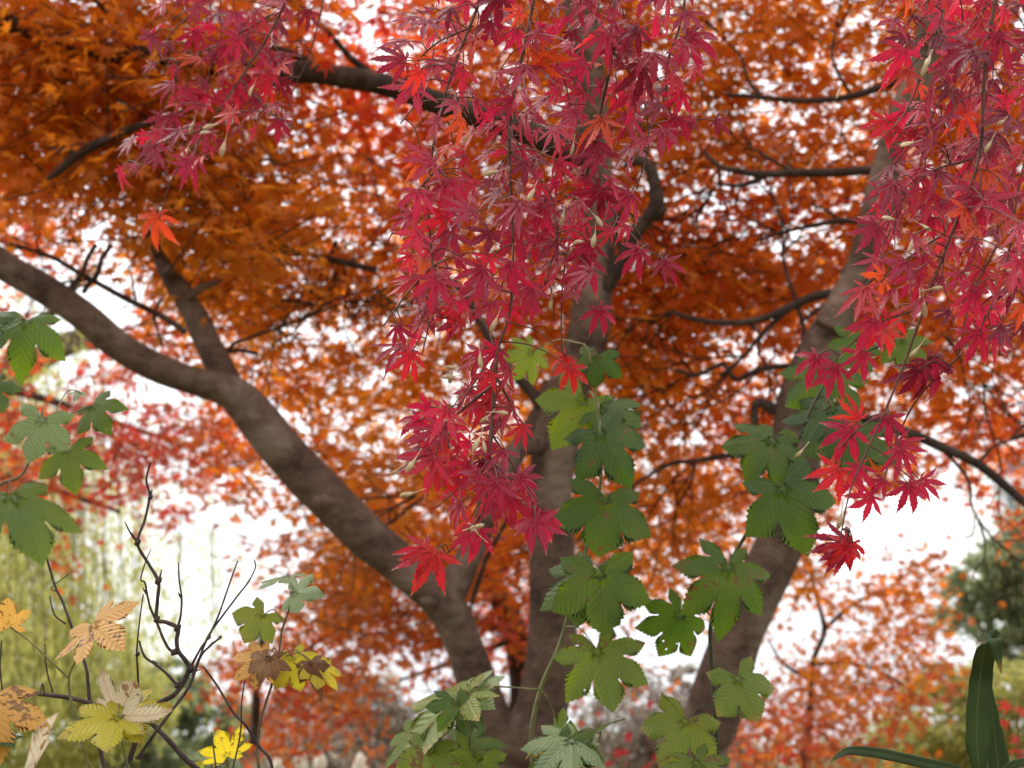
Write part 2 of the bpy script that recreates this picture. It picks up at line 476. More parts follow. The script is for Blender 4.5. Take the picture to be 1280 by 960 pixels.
M['reed'] = reed_mat()
M['willow'] = crown_mat('willow_leaves', [(0, (0.20, 0.22, 0.05)), (0.5, (0.34, 0.33, 0.09)), (1, (0.48, 0.43, 0.14))],
                        [(0, (0.42, 0.46, 0.09)), (0.5, (0.62, 0.60, 0.14)), (1, (0.76, 0.70, 0.22))], 0.5)
M['evergreen'] = crown_mat('evergreen_leaves', [(0, (0.10, 0.125, 0.075)), (0.5, (0.21, 0.23, 0.13)), (1, (0.36, 0.36, 0.2))],
                           [(0, (0.16, 0.2, 0.1)), (0.5, (0.3, 0.36, 0.16)), (1, (0.48, 0.5, 0.22))], 0.45)
M['brush'] = crown_mat('yellowing_brush_leaves', [(0, (0.16, 0.15, 0.06)), (0.5, (0.27, 0.25, 0.07)), (1, (0.42, 0.36, 0.09))],
                       [(0, (0.28, 0.28, 0.08)), (0.5, (0.48, 0.44, 0.1)), (1, (0.65, 0.55, 0.12))], 0.45)
M['drybrush'] = crown_mat('dry_brush_twigs', [(0, (0.16, 0.12, 0.10)), (0.6, (0.30, 0.24, 0.20)), (1, (0.5, 0.4, 0.24))],
                          [(0, (0.2, 0.15, 0.12)), (0.6, (0.36, 0.29, 0.24)), (1, (0.6, 0.48, 0.28))], 0.3)
M['plume'] = plain_mat('pampas_plume', (0.62, 0.56, 0.46), (0.80, 0.76, 0.66), 20, 0.8, 0.2, 0.35)
M['concrete'] = plain_mat('pale_render', (0.78, 0.79, 0.80), (0.82, 0.83, 0.84), 0.5)
M['slab'] = plain_mat('balcony_concrete', (0.66, 0.68, 0.70), (0.72, 0.73, 0.75), 0.6)
M['window'] = plain_mat('window_glass', (0.10, 0.13, 0.15), (0.14, 0.17, 0.19), 0.4, 0.15, 0.6)


# ------------------------------------------------------------------ palmate leaf templates
MAPLE_W = ([0, .12, .3, .5, .7, .86, 1], [1, 1.13, 1.20, 1.0, .56, .2, 0])
VINE_W = ([0, .12, .3, .5, .7, .87, 1], [1, 1.10, 1.18, 1.06, .70, .32, 0])


def leaf_template(g, lobes, sinus, wtab, teeth, tooth, rings, droop, fold, twist=0.1, curl=0.25, base_gap=24):
    """lobes: [(angle deg, length)] sorted by angle; returns verts, faces, (|w|, s) per vertex. y = central lobe, z = upper face."""
    nl = len(lobes)
    ang = np.array([math.radians(a) for a, _ in lobes]) + g.normal(0, .04, nl)
    ln = np.array([l for _, l in lobes]) * g.uniform(.9, 1.08, nl)
    sin_a, sin_r = [], []
    for i in range(nl - 1):
        sin_a.append((ang[i] + ang[i + 1]) / 2)
        sin_r.append(sinus * min(ln[i], ln[i + 1]) * g.uniform(.9, 1.1))
    sin_a = [ang[0] - math.radians(base_gap)] + sin_a + [ang[-1] + math.radians(base_gap)]
    sin_r = [0.16 * ln[0] / .45 * .45] + sin_r + [0.16 * ln[-1]]
    seg = teeth * 2
    out, att = [], []                                    # outline going from angle min to max
    for i in range(nl):
        ax = np.array([math.sin(ang[i]), math.cos(ang[i])]); pe = np.array([math.cos(ang[i]), -math.sin(ang[i])])
        bend = g.normal(0, twist)
        for sgn, k in ((-1, i), (1, i + 1)):
            S = sin_r[k] * np.array([math.sin(sin_a[k]), math.cos(sin_a[k])])
            s0, w0 = S @ ax, abs(S @ pe)
            u = np.linspace(0, 1, seg + 1)
            w = np.interp(u, *wtab) * w0
            if k in (0, nl):                              # outer edge of the outermost lobes
                w = np.maximum(w, np.sin(np.pi * np.clip(u * .92 + .04, 0, 1)) * sinus * ln[i] * .33 * (1 - u ** 3))
                w[0] = w0; w[-1] = 0
            s = s0 + (ln[i] - s0) * u
            ws = w.copy()
            tt = np.zeros(seg + 1); tt[1:-1:2] = 1
            lat = bend * ((s - s0) / ln[i]) ** 2 * (s > s0)
            soft = s[:, None] * ax + (sgn * w[:, None] + lat[:, None]) * pe
            tt = tt * np.clip((u - .16) / .25, 0, 1)
            w = w * (1 + tooth * (tt - .3) * (u > .02) * (u < .99) * 2) + tooth * .03 * tt * (u < .95)
            s = s + tooth * .14 * tt * ln[i] * (1 - u)
            pts = np.hstack([s[:, None] * ax + (sgn * w[:, None] + lat[:, None]) * pe, soft])
            a2 = np.column_stack([ws, (s0 + (ln[i] - s0) * u) / ln[i], np.full(seg + 1, i), ws])
            if sgn == 1:
                pts, a2 = pts[::-1][1:], a2[::-1][1:]
            elif i > 0:
                pts, a2 = pts[1:], a2[1:]
            out.append(pts); att.append(a2)
    out, att = np.vstack(out), np.vstack(att)
    m = len(out)
    fr = np.linspace(0, 1, rings + 1)[1:]
    V = [np.zeros((1, 2))]; A = [np.zeros((1, 4))]
    for f in fr:
        V.append((out[:, 2:] * (1 - f ** 6) + out[:, :2] * f ** 6) * f)
        a = att.copy(); a[:, 0] = a[:, 3]; a[:, 0] *= f; a[:, 1] *= f; A.append(a)
    V, A = np.vstack(V), np.vstack(A)
    r = np.linalg.norm(V, axis=1)
    ld = g.normal(0, curl, nl)
    li = A[:, 2].astype(int)
    th = np.arctan2(V[:, 0], V[:, 1])
    z = -droop * r ** 2 + fold * A[:, 0] - 0.0
    z += np.interp(th, ang, ld) * r ** 2
    z += 0.03 * np.sin(th * 3 + g.uniform(0, 6)) * r
    tipc = np.clip(A[:, 1] - .6, 0, 1)
    z -= tipc ** 2 * g.uniform(0, 1.0) * droop * 1.5
    # shorten with droop so that length is kept
    sh = 1 - 0.35 * np.clip(droop, 0, 1) * r ** 2
    V3d = np.column_stack([V[:, 0] * sh, V[:, 1] * sh, z])
    tri = np.stack([np.zeros(m - 1, int), 1 + np.arange(m - 1), 2 + np.arange(m - 1)], -1)[:, [0, 2, 1]]
    q = []
    for k in range(rings - 1):
        b = 1 + k * m
        i = np.arange(m - 1)
        q.append(np.stack([b + i, b + i + 1, b + m + i + 1, b + m + i], -1)[:, ::-1])
    q = np.vstack(q) if q else np.zeros((0, 4), int)
    return V3d, [tri, q], A[:, :2]


MAPLE_LOBES = [(-128, .36), (-82, .70), (-40, .93), (0, 1.0), (40, .93), (82, .70), (128, .36)]
MAPLE_SWEPT = [(-104, .34), (-66, .68), (-32, .93), (0, 1.0), (32, .93), (66, .68), (104, .34)]
MAPLE5 = [(-92, .55), (-44, .9), (0, 1.0), (44, .9), (92, .55)]
VINE_LOBES = [(-132, .50), (-88, .74), (-44, .92), (0, 1.0), (44, .92), (88, .74), (132, .50)]
VINE_BROAD = [(-118, .62), (-58, .90), (0, 1.0), (58, .90), (118, .62)]
VINE5 = [(-112, .55), (-55, .85), (0, 1.0), (55, .85), (112, .55)]

g0 = np.random.default_rng(11)
RED_T_LIST = []
for k in range(16):
    RED_T_LIST.append(leaf_template(g0, (MAPLE_LOBES, MAPLE_SWEPT, MAPLE5, MAPLE_SWEPT)[k % 4], 0.31, MAPLE_W, 6, 0.16, 4,
                                    g0.uniform(.05, .32) + (.35 if k % 5 == 4 else 0), g0.uniform(-.04, .16) + (.25 if k % 6 == 5 else 0), .08, .14 + .1 * (k % 3 == 2)))
# withered, tightly drooping leaves
CURLED = [leaf_template(g0, MAPLE_LOBES, 0.32, MAPLE_W, 6, 0.16, 4, 0.95, .3, .1, .35) for _ in range(3)]


def star_template(g):
    """small far maple leaf: 7 lobes, 29 vertices"""
    pts = [(0, 0, 0)]
    n = len(MAPLE_LOBES)
    sgn = g.uniform(.15, .5)
    for i, (a, l) in enumerate(MAPLE_LOBES):
        a0 = math.radians(a)
        half = math.radians(20)
        l = l * g.uniform(.9, 1.1)
        if i == 0: pts.append((math.sin(a0 - half) * .12, math.cos(a0 - half) * .12, 0))
        for da, rr in ((-.74, .52), (0, 1.0), (.74, .52)):
            r = rr * l
            pts.append((math.sin(a0 + da * half * .8) * r, math.cos(a0 + da * half * .8) * r, -sgn * r * r + .05 * abs(da)))
        nx = MAPLE_LOBES[i + 1][1] if i < n - 1 else .3
        rs = .41 * min(l, nx)
        pts.append((math.sin(a0 + half) * rs, math.cos(a0 + half) * rs, -sgn * rs * rs))
    v = np.array(pts)
    m = len(v) - 1
    return v, np.stack([np.zeros(m - 1, int), 2 + np.arange(m - 1), 1 + np.arange(m - 1)], -1)


STARS = [star_template(g0) for _ in range(6)]


def add_stars(mb, pos, fdir, nrmv, size, hue, g):
    """many far leaves in a few vectorised batches"""
    which = g.integers(0, len(STARS), len(pos))
    fdir = nrm(fdir - nrmv * np.sum(fdir * nrmv, 1, keepdims=True))
    sdir = np.cross(fdir, nrmv)
    for k, (tv, tf) in enumerate(STARS):
        idx = np.where(which == k)[0]
        if len(idx) == 0: continue
        sz = size[idx][:, None, None]
        V = pos[idx][:, None] + sz * (tv[None, :, 0, None] * sdir[idx][:, None] + tv[None, :, 1, None] * fdir[idx][:, None] + tv[None, :, 2, None] * nrmv[idx][:, None])
        nv = len(tv)
        F = (tf[None] + (np.arange(len(idx)) * nv)[:, None, None]).reshape(-1, 3)
        lc = np.zeros((len(idx), nv, 3)); lc[..., 2] = hue[idx][:, None]
        mb.add(V.reshape(-1, 3), [F], 0, lc=lc.reshape(-1, 3))


def add_leaf(mb, tmpl, base, fdir, nhint, size, rnd, mat=0):
    tv, tf, ta = tmpl
    f = nrm(fdir)
    n = nhint - f * (nhint @ f); n = nrm(n)
    s = np.cross(f, n)
    V = base + size * (tv[:, :1] * s + tv[:, 1:2] * f + tv[:, 2:3] * n)
    mb.add(V, tf, mat, lc=np.column_stack([ta, np.full(len(tv), rnd)]))
    return f, n


# ------------------------------------------------------------------ the ground
def make_ground():
    m, nt, out = new_mat('meadow_ground')
    tc = N(nt, 'TexCoord')
    a = N(nt, 'TexNoise', Scale=0.6, Detail=8.0); nt.links.new(tc.outputs['Object'], a.inputs['Vector'])
    b = N(nt, 'TexNoise', Scale=14.0, Detail=6.0); nt.links.new(tc.outputs['Object'], b.inputs['Vector'])
    c = ramp(nt, a.outputs[0], [(0.35, (0.055, 0.07, 0.025)), (0.55, (0.11, 0.10, 0.04)), (0.7, (0.16, 0.12, 0.07))])
    c = mix(nt, ramp(nt, b.outputs[0], [(0.58, (0, 0, 0)), (0.66, (0.8, 0.8, 0.8))]), c, (0.28, 0.07, 0.025))
    p = N(nt, 'BsdfPrincipled', Roughness=0.95)
    nt.links.new(c, p.inputs['Base Color'])
    bp = N(nt, 'Bump', Strength=0.6, Distance=0.05); nt.links.new(b.outputs[0], bp.inputs['Height'])
    nt.links.new(bp.outputs[0], p.inputs['Normal'])
    nt.links.new(p.outputs[0], out.inputs['Surface'])
    mb = MB()
    xs = np.concatenate([[-900, -300, -120], np.linspace(-50, 50, 41), [120, 300, 900]])
    ys = np.concatenate([[-300, -80], np.linspace(-20, 80, 41), [140, 300, 900]])
    X, Y = np.meshgrid(xs, ys)
    near = np.exp(-((X / 40) ** 2 + ((Y - 25) / 45) ** 2))
    Z = near * (0.10 * np.sin(X * .5) * np.cos(Y * .43) + .05 * np.sin(X * 1.3 + Y * .9)) - 0.05
    V = np.column_stack([X.ravel(), Y.ravel(), Z.ravel()])
    w = len(xs)
    i = (np.arange(len(ys) - 1)[:, None] * w + np.arange(w - 1)[None]).ravel()
    mb.add(V, [np.stack([i, i + 1, i + w + 1, i + w], -1)])
    o = mb.build('ground', m)
    tag(o, 'grassy ground strewn with fallen leaves below the trees', 'ground', kind='structure')


make_ground()

# ------------------------------------------------------------------ the maple trees
# leaf cover of the crowns per 80 px cell of the view (16 x 12), hue per cell (0 ochre, .5 orange red, 1 crimson), owner of each cell
COVER = np.array([
    [.99, .96, .97, .93, .90, .40, .70, .85, .90, .90, .85, .85, .90, .85, .90, .90],
    [.99, .99, .97, .93, .90, .70, .75, .85, .90, .90, .85, .80, .80, .85, .90, .90],
    [.96, .98, .98, .95, .78, .88, .90, .90, .90, .90, .90, .88, .88, .90, .90, .90],
    [.30, .72, .92, .97, .96, .85, .90, .90, .90, .88, .70, .66, .50, .72, .90, .90],
    [.42, .32, .66, .96, .92, .75, .85, .90, .90, .93, .97, .96, .92, .90, .90, .85],
    [.58, .50, .72, .80, .70, .60, .70, .80, .90, .96, .95, .58, .84, .90, .90, .86],
    [.40, .52, .74, .76, .52, .58, .55, .60, .75, .82, .75, .70, .85, .80, .55, .72],
    [.72, .66, .75, .68, .60, .60, .60, .60, .80, .87, .82, .78, .75, .80, .40, .60],
    [.08, .34, .36, .42, .72, .95, .97, .95, .85, .90, .78, .62, .55, .40, .06, .16],
    [.00, .00, .04, .24, .66, .97, .95, .90, .80, .75, .50, .50, .55, .60, .30, .00],
    [.00, .00, .00, .40, .92, .84, .76, .72, .60, .25, .08, .30, .90, .93, .28, .00],
    [.00, .00, .00, .40, .78, .40, .30, .20, .20, .08, .05, .40, .93, .88, .10, .00]])
HUE = np.array([
    [.10, .10, .15, .30, .50, .90, .70, .30, .30, .20, .20, .20, .25, .20, .30, .30],
    [.15, .10, .10, .20, .50, .80, .70, .40, .30, .20, .20, .25, .35, .25, .30, .30],
    [.30, .20, .15, .10, .10, .40, .50, .30, .20, .15, .20, .30, .30, .30, .40, .40],
    [.60, .40, .15, .05, .10, .35, .30, .30, .30, .50, .70, .70, .45, .40, .40, .40],
    [.75, .80, .60, .15, .10, .20, .30, .30, .30, .50, .35, .20, .30, .30, .40, .50],
    [.75, .80, .75, .45, .35, .20, .20, .20, .20, .10, .15, .40, .30, .20, .40, .50],
    [.70, .80, .80, .60, .30, .15, .15, .20, .15, .10, .25, .60, .50, .30, .40, .60],
    [.65, .80, .80, .60, .40, .20, .15, .20, .20, .15, .15, .30, .40, .40, .40, .60],
    [.75, .80, .75, .60, .40, .20, .30, .50, .30, .20, .20, .20, .30, .40, .50, .60],
    [.60, .60, .60, .55, .50, .40, .50, .70, .60, .40, .40, .35, .40, .45, .50, .50],
    [.60, .60, .60, .60, .60, .50, .60, .70, .70, .60, .50, .50, .50, .50, .55, .60],
    [.60, .60, .60, .60, .60, .60, .60, .70, .70, .60, .60, .60, .60, .55, .60, .70]])
OWNER = ['AAAAAAAAAABBBBBB', 'AAAAAAAAAABBBBBB', 'AAAAAAAAAABBBBBB', 'CAAAAAAAAABBBBBB', 'CCCAAAAAAABBBBBB', 'CCCCAAAAAABBBBBB',
         'CCCCAAAAAABBBBBB', 'CCCCAAAAAABBBBBB', 'CCCCEEEAAABBBDBB', 'CCCEEEEEEDDDDDDB', 'EEEEEEEEEDDDDDDD', 'EEEEEEEEEDDDDDDD']
ROW_D = [4.7, 4.7, 4.8, 5.0, 5.1, 5.3, 5.6, 5.8, 6.1, 6.5, 6.9, 7.1]


def bil(grid, x, y):
    gx = np.clip(x / 80 - .5, 0, 14.999); gy = np.clip(y / 80 - .5, 0, 10.999)
    i, j = gy.astype(int), gx.astype(int)
    a, b = gy - i, gx - j
    return grid[i, j] * (1 - a) * (1 - b) + grid[i, j + 1] * (1 - a) * b + grid[i + 1, j] * a * (1 - b) + grid[i + 1, j + 1] * a * b


_NG = np.random.default_rng(99).uniform(0, 1, (64, 64))


def lattice(x, y):
    i, j = int(math.floor(x)), int(math.floor(y))
    a, b = x - i, y - j
    a, b = a * a * (3 - 2 * a), b * b * (3 - 2 * b)
    q = lambda p, r: _NG[p % 64, r % 64]
    return q(i, j) * (1 - a) * (1 - b) + q(i + 1, j) * a * (1 - b) + q(i, j + 1) * (1 - a) * b + q(i + 1, j + 1) * a * b


def clump(x, y):
    v = .62 * lattice(x / 70 + 7, y / 60 + 3) + .38 * lattice(x / 30 + 21, y / 27 + 11)
    return 1 / (1 + math.exp(-(v - .5) * 9.5))                 # roughly uniform in 0..1


def make_crowns():
    g = np.random.default_rng(21)
    acc = {k: [] for k in 'ABCDE'}
    twigs = {k: [] for k in 'ABCDE'}
    for r in range(-4, 12):
        for c in range(-2, 18):
            inside = 0 <= r < 12 and 0 <= c < 16
            rr, cc = min(max(r, 0), 11), min(max(c, 0), 15)
            cov = COVER[rr, cc]
            if not inside:
                cov = min(cov, .9) if r < 0 else cov
            if cov < .02: continue
            share = min(1.0, cov * 1.12 + .03)               # leaves gather in sprays that cover this share
            lam = -math.log(1 - min(cov / share, .985)) * 1.30 * share if cov < .84 else -math.log(1 - min(cov, .985)) * 1.30
            if cov > .84: lam *= 1 + 4.5 * (cov - .84)
            if not inside: lam *= .6
            own = OWNER[rr][cc]
            d0 = ROW_D[rr] + {'A': 0, 'B': -.1, 'C': 1.2, 'D': .3, 'E': .2}[own]
            if own == 'A' and cc < 5 and rr < 4: d0 -= .35
            w_m = .076 if own in 'AB' else .076
            lw = w_m * FPX / d0
            n_leaf = lam * 6400 / (0.070 * lw * lw) * {'A': .86, 'B': .84, 'C': .66, 'D': .43, 'E': .52}[own]
            per = 11
            ns = g.poisson(n_leaf / per)
            if inside and cov < .84: ns = int(ns / share)
            for _ in range(ns):
                x = (c + g.uniform(0, 1)) * 80; y = (r + g.uniform(0, 1)) * 80
                if inside:                                 # keep the big openings open
                    cv = float(bil(COVER, np.array([x]), np.array([y]))[0])
                    if g.uniform() > min(1.15 * cv / max(cov, .05), 1): continue
                    if cv < .84 and clump(x, y) > min(1, cv * 1.12 + .03): continue
                o = own
                # jitter owners at the borders
                c2 = int(np.clip((x + g.normal(0, 45)) // 80, 0, 15)); r2 = int(np.clip((y + g.normal(0, 30)) // 80, 0, 11))
                o = OWNER[r2][c2]
                d = ROW_D[rr] + {'A': 0, 'B': -.1, 'C': 1.2, 'D': .3, 'E': .2}[o] + g.normal(0, .55) - (.45 if (c < 5 and r < 4) else 0)
                dmin = 3.75 if (c < 5 and r < 4) else 4.35
                d = max(d, dmin + abs(g.normal(0, .25)))
                if 310 < x < 560 and 55 < y < 150: d = max(d, 4.4)
                ctr = P(x, y, d)
                k = int(g.integers(6, 17))
                sn = nrm(g.normal(0, .42, 3) + np.array([0, -.5, .7]))
                a1 = nrm(np.cross(sn, g.normal(0, 1, 3))); a2 = np.cross(sn, a1)
                R = .13 if cov > .84 else .095
                p2 = g.normal(0, R, (k, 2)) * np.array([1, .55])
                pos = ctr + p2[:, :1] * a1 + p2[:, 1:] * a2 + g.normal(0, .022, (k, 1)) * sn
                h0 = float(bil(HUE, np.array([x]), np.array([y]))[0]) * .85 - .06 + g.normal(0, .09)
                hue = np.clip(h0 + g.normal(0, .07, k), 0, 1)
                nn = nrm(sn + g.normal(0, .45, (k, 3)))
                ff = nrm(np.sign(p2[:, :1]) * a1 * .8 + a1 * .4 + p2[:, 1:] / R * a2 * .6 + np.array([0, 0, -.45]) + g.normal(0, .35, (k, 3)))
                acc[o].append((pos, ff, nn, np.full(k, w_m / 1.9) * g.uniform(.7, 1.2, k), hue))
                if g.uniform() < .5:
                    twigs[o].append((ctr - a1 * .2, ctr + g.normal(0, .01, 3), ctr + a1 * .2 + g.normal(0, .02, 3)))
    # sprays added to the same crowns overhead, out of view, to shade the trunks
    for _ in range(1150):
        x, y = g.uniform(-4.2, 3.8), g.uniform(1.7, 4.4)
        z = 1.5 + .62 * y + .45 + abs(g.normal(0, .55))
        o = 'A' if x < .6 else 'B'
        k = int(g.integers(8, 17))
        sn = nrm(g.normal(0, .3, 3) + np.array([0, -.1, .9])); a1 = nrm(np.cross(sn, g.normal(0, 1, 3))); a2 = np.cross(sn, a1)
        p2 = g.normal(0, .14, (k, 2))
        pos = np.array([x, y, z]) + p2[:, :1] * a1 + p2[:, 1:] * a2 + g.normal(0, .02, (k, 1)) * sn
        acc[o].append((pos, nrm(g.normal(0, .6, (k, 3)) + a1), nrm(sn + g.normal(0, .35, (k, 3))), np.full(k, .04), np.clip(.2 + g.normal(0, .12, k), 0, 1)))
    # fine twigs fanning through the leaves
    fans = []
    for (x, y, ang, o) in [(350, 95, 200, 'A'), (230, 80, 160, 'A'), (140, 70, 230, 'A'), (60, 120, 300, 'A'), (180, 155, 20, 'A'), (300, 290, 150, 'A'), (390, 320, 200, 'A'), (240, 262, 230, 'A'), (330, 410, 10, 'A'),
                           (378, 400, 40, 'A'), (120, 350, 170, 'A'), (62, 320, 150, 'A'), (420, 300, 250, 'A'), (560, 350, 190, 'A'), (800, 170, 60, 'A'), (780, 262, 330, 'A'), (840, 320, 20, 'A'), (520, 620, 210, 'A'),
                           (1044, 40, 100, 'B'), (950, 122, 190, 'B'), (908, 52, 130, 'B'), (900, 208, 200, 'B'), (940, 185, 140, 'B'), (895, 232, 220, 'B'), (975, 291, 190, 'B'), (865, 398, 170, 'B'), (840, 390, 220, 'B'),
                           (978, 318, 100, 'B'), (930, 445, 230, 'B'), (868, 469, 190, 'B'), (958, 455, 280, 'B'), (780, 615, 210, 'B'), (870, 576, 250, 'B'), (1262, 550, 30, 'B'), (1222, 648, 260, 'B'), (1180, 420, 300, 'B'), (1230, 480, 320, 'B')]:
        d = {'A': 4.3, 'B': 4.25}[o] + g.uniform(-.1, .5)
        for _ in range(3):
            q = [(x, y)]; a = math.radians(ang + g.normal(0, 28)); st = g.uniform(22, 42)
            for _ in range(int(g.integers(4, 7))):
                q.append((q[-1][0] + st * math.cos(a), q[-1][1] - st * math.sin(a))); a += g.normal(0, .28)
            fans.append((q, d, 3.6, o))
            for k in range(1, len(q) - 1):
                a2 = math.atan2(-(q[k + 1][1] - q[k][1]), q[k + 1][0] - q[k][0]) + g.choice([-1, 1]) * g.uniform(.5, .9)
                r = [q[k]]
                for _ in range(3):
                    r.append((r[-1][0] + st * .7 * math.cos(a2), r[-1][1] - st * .7 * math.sin(a2))); a2 += g.normal(0, .25)
                fans.append((r, d, 2.2, o))
    res = {}
    tot = 0
    for o in 'ABCDE':
        mb = MB()
        cols = [np.concatenate([t[i] for t in acc[o]]) for i in range(5)]
        tot += len(cols[0])
        add_stars(mb, cols[0], cols[1], cols[2], cols[3], cols[4], g)
        for a, b, c in twigs[o]:
            tube(mb, [a, b, c], [.0030, .0022, .0010], 2, 3, cap=False, mat=1)
        for q, d, w, oo in fans:
            if oo == o:
                pts, dd = px_path(q, [d, d + .15])
                tube(mb, pts, np.linspace(w, .9, len(pts)) / 2 / FPX * dd, 3, 4, cap=False, mat=1)
        res[o] = mb
    SC['leaf_total'] = tot; import sys; print('crown leaves', tot, file=sys.stderr)
    return res


CROWNS = make_crowns()


def branch(root_part, pp, w_px, d, mat='twig_dark', name='branch', sides=8, rough=.05, n=6, label=None, twigs=None):
    """pp pixel polyline, w_px widths at both ends (or list) in pixels"""
    pts, ds = px_path(pp, d)
    w = np.interp(np.linspace(0, 1, len(pp)), np.linspace(0, 1, len(w_px)), w_px) * (1.3 if mat == 'twig_dark' and max(w_px) < 16 else 1)
    mb = MB()
    tube(mb, pts, w / 2 / FPX * ds, n, sides, rough, seed=int(pp[0][0] * 7 + pp[0][1]) % 9999)
    for t in (twigs or []):
        p2, d2 = px_path(t[0], t[2] if len(t) > 2 else d)
        w2 = np.interp(np.linspace(0, 1, len(p2)), [0, 1], t[1]) * 1.25
        tube(mb, p2, w2 / 2 / FPX * d2, 5, 6, rough)
    o = mb.build(name, M[mat], root_part)
    if label: o['label'] = label
    return o


# --- tree A: forked maple, middle trunk and left limb
baseA = P(632, 965, 4.0); baseA[2] = 0
TA = thing('maple_tree', 'orange maple forking low into a trunk and a long limb leaning left', 'tree', baseA)
mb = MB()
pp = [(640, 985), (655, 930), (676, 890), (690, 800), (690, 700), (687, 620), (695, 555), (709, 490), (734, 420), (742, 360), (747, 300), (744, 210), (737, 110), (727, 10), (715, -90), (700, -220)]
ds = [4.0, 4.0, 4.0, 4.0, 4.0, 4.0, 4.0, 4.0, 4.0, 4.02, 4.05, 4.1, 4.1, 4.1, 4.1, 4.1]
wd = [78, 72, 64, 58, 55, 54, 54, 52, 50, 46, 44, 42, 41, 42, 36, 26]
pts, dd = px_path(pp, ds)
pts = np.vstack([baseA + np.array([0, 0, -.15]), baseA + np.array([0.0, 0, .25]), baseA * .6 + pts[0] * .4, pts])
rad = np.concatenate([[.30, .21, .17], np.array(wd) / 2 / FPX * dd * 1.04])
tube(mb, pts, rad, 9, 28, .035, seed=3, rings=.012)
# burrs and old branch scars
tube(mb, [P(660, 565, 3.93), P(668, 558, 3.92), P(680, 553, 4.0)], [.012, .022, .03], 4, 10, .08)
trunkA = mb.build('trunk', M['bark'], TA)
mb = MB()
pp = [(640, 990), (622, 930), (600, 865), (577, 800), (553, 752), (510, 712), (460, 672), (400, 612), (350, 560), (310, 508), (283, 487), (245, 477), (200, 461), (150, 433), (100, 392), (50, 358), (5, 332), (-60, 290), (-150, 250)]
wd = [60, 58, 52, 48, 51, 50, 53, 54, 53, 50, 41, 36, 37, 38, 38, 37, 36, 33, 28]
ds = np.linspace(4.02, 3.75, len(pp))
pts, dd = px_path(pp, list(ds))
tube(mb, pts, np.array(wd) / 2 / FPX * dd, 9, 26, .045, seed=12, rings=.012)
for (x, y, r) in ((536, 752, 9), (404, 628, 15), (333, 558, 13), (362, 585, 12), (140, 432, 12), (212, 466, 12), (300, 505, 17)):      # swellings and scars
    c = P(x, y, 3.88); q = r / FPX * 3.9
    tube(mb, [c + V3(-q * 1.1, .1 * q, -q * .5), c + V3(0, 0, q * .3), c + V3(q * 1.1, -.3 * q, -q * .5)], [q * .35, q * .8, q * .35], 5, 12, .12, seed=x)
limbA = mb.build('limb', M['bark'], TA)
branch(limbA, [(292, 500), (276, 462), (258, 425), (240, 388), (222, 358), (208, 338), (198, 318), (185, 290)], [40, 33, 32, 30, 28, 22, 16, 9], [3.95, 4.0, 4.1], 'bark', sides=14, rough=.08, n=7,
       twigs=[([(238, 372), (250, 360), (268, 354), (275, 350)], (9, 5)), ([(212, 340), (203, 332), (196, 325)], (14, 9))], label='rough upright fork of the left limb')
branch(TA, [(560, 745), (578, 712), (595, 678), (607, 645), (622, 610), (642, 570), (668, 530), (690, 480)], [44, 34, 30, 30, 28, 24, 22], [3.98, 4.05, 4.25], 'bark', sides=14, n=7, label='short branch rising between limb and trunk')
branch(TA, [(744, 372), (762, 350), (776, 328), (790, 300), (806, 277), (820, 257), (819, 235), (814, 214), (803, 202), (790, 203), (780, 208)], [24, 22, 20, 17, 17, 20, 16, 15, 14, 10, 5], [4.0, 3.95, 3.95], 'twig_dark', sides=12, n=7,
       twigs=[([(812, 212), (806, 190), (802, 170), (795, 120)], (7, 3)), ([(780, 322), (770, 290), (775, 262), (790, 262)], (7, 3)), ([(822, 255), (826, 262), (818, 272)], (15, 10))], label='dark crooked elbow branch')
branch(TA, [(696, 530), (680, 512), (666, 492), (650, 475), (640, 465), (618, 432), (596, 395), (575, 360), (548, 350)], [13, 11, 9, 7], [4.0, 4.0, 4.1])
branch(TA, [(735, 200), (690, 178), (620, 152), (545, 128), (500, 112), (465, 102), (430, 96), (385, 90), (345, 92), (290, 84), (220, 74), (140, 66), (70, 48), (0, 22), (-60, 0)], [34, 30, 29, 29, 26, 24], [4.05, 3.95, 3.9], 'twig_dark', sides=14, n=6, rough=.06,
       twigs=[([(472, 100), (455, 85), (440, 74), (415, 46), (388, 20), (350, -10)], (8, 5)), ([(395, 82), (375, 72), (345, 60), (330, 58)], (10, 4)), ([(200, 72), (160, 40), (118, 0)], (8, 4))], label='thick horizontal branch crossing the upper left')
branch(TA, [(60, 225), (80, 208), (100, 192), (138, 172), (180, 155), (230, 140)], [6, 10, 8, 5], 3.75, twigs=[([(98, 193), (82, 188), (60, 184)], (6, 3)), ([(95, 195), (72, 212), (62, 228)], (6, 3))])
branch(TA, [(470, 338), (430, 328), (388, 318), (335, 302), (285, 280), (240, 262)], [7, 6, 4], 4.3, twigs=[([(285, 282), (262, 305), (250, 330)], (4, 2))])
branch(TA, [(232, 415), (212, 401), (192, 390), (155, 372), (117, 351), (90, 336), (62, 320), (10, 304)], [6, 6, 5, 4], 3.9,
       twigs=[([(192, 392), (196, 410), (204, 432)], (4, 2)), ([(194, 388), (200, 378), (208, 366)], (4, 2)), ([(79, 372), (90, 357), (102, 342), (110, 322), (120, 306)], (6, 5)), ([(104, 366), (112, 354), (122, 342), (128, 322), (140, 306)], (6, 5)), ([(170, 378), (165, 350), (160, 332)], (3, 2))])
branch(TA, [(268, 440), (283, 440), (300, 438), (322, 442)], [5, 4], 4.1, twigs=[([(276, 455), (290, 432), (304, 425), (330, 416), (352, 408), (378, 400)], (5, 2)), ([(346, 409), (356, 420), (362, 432)], (3, 1.5)), ([(352, 375), (380, 378), (398, 382)], (4, 2))])
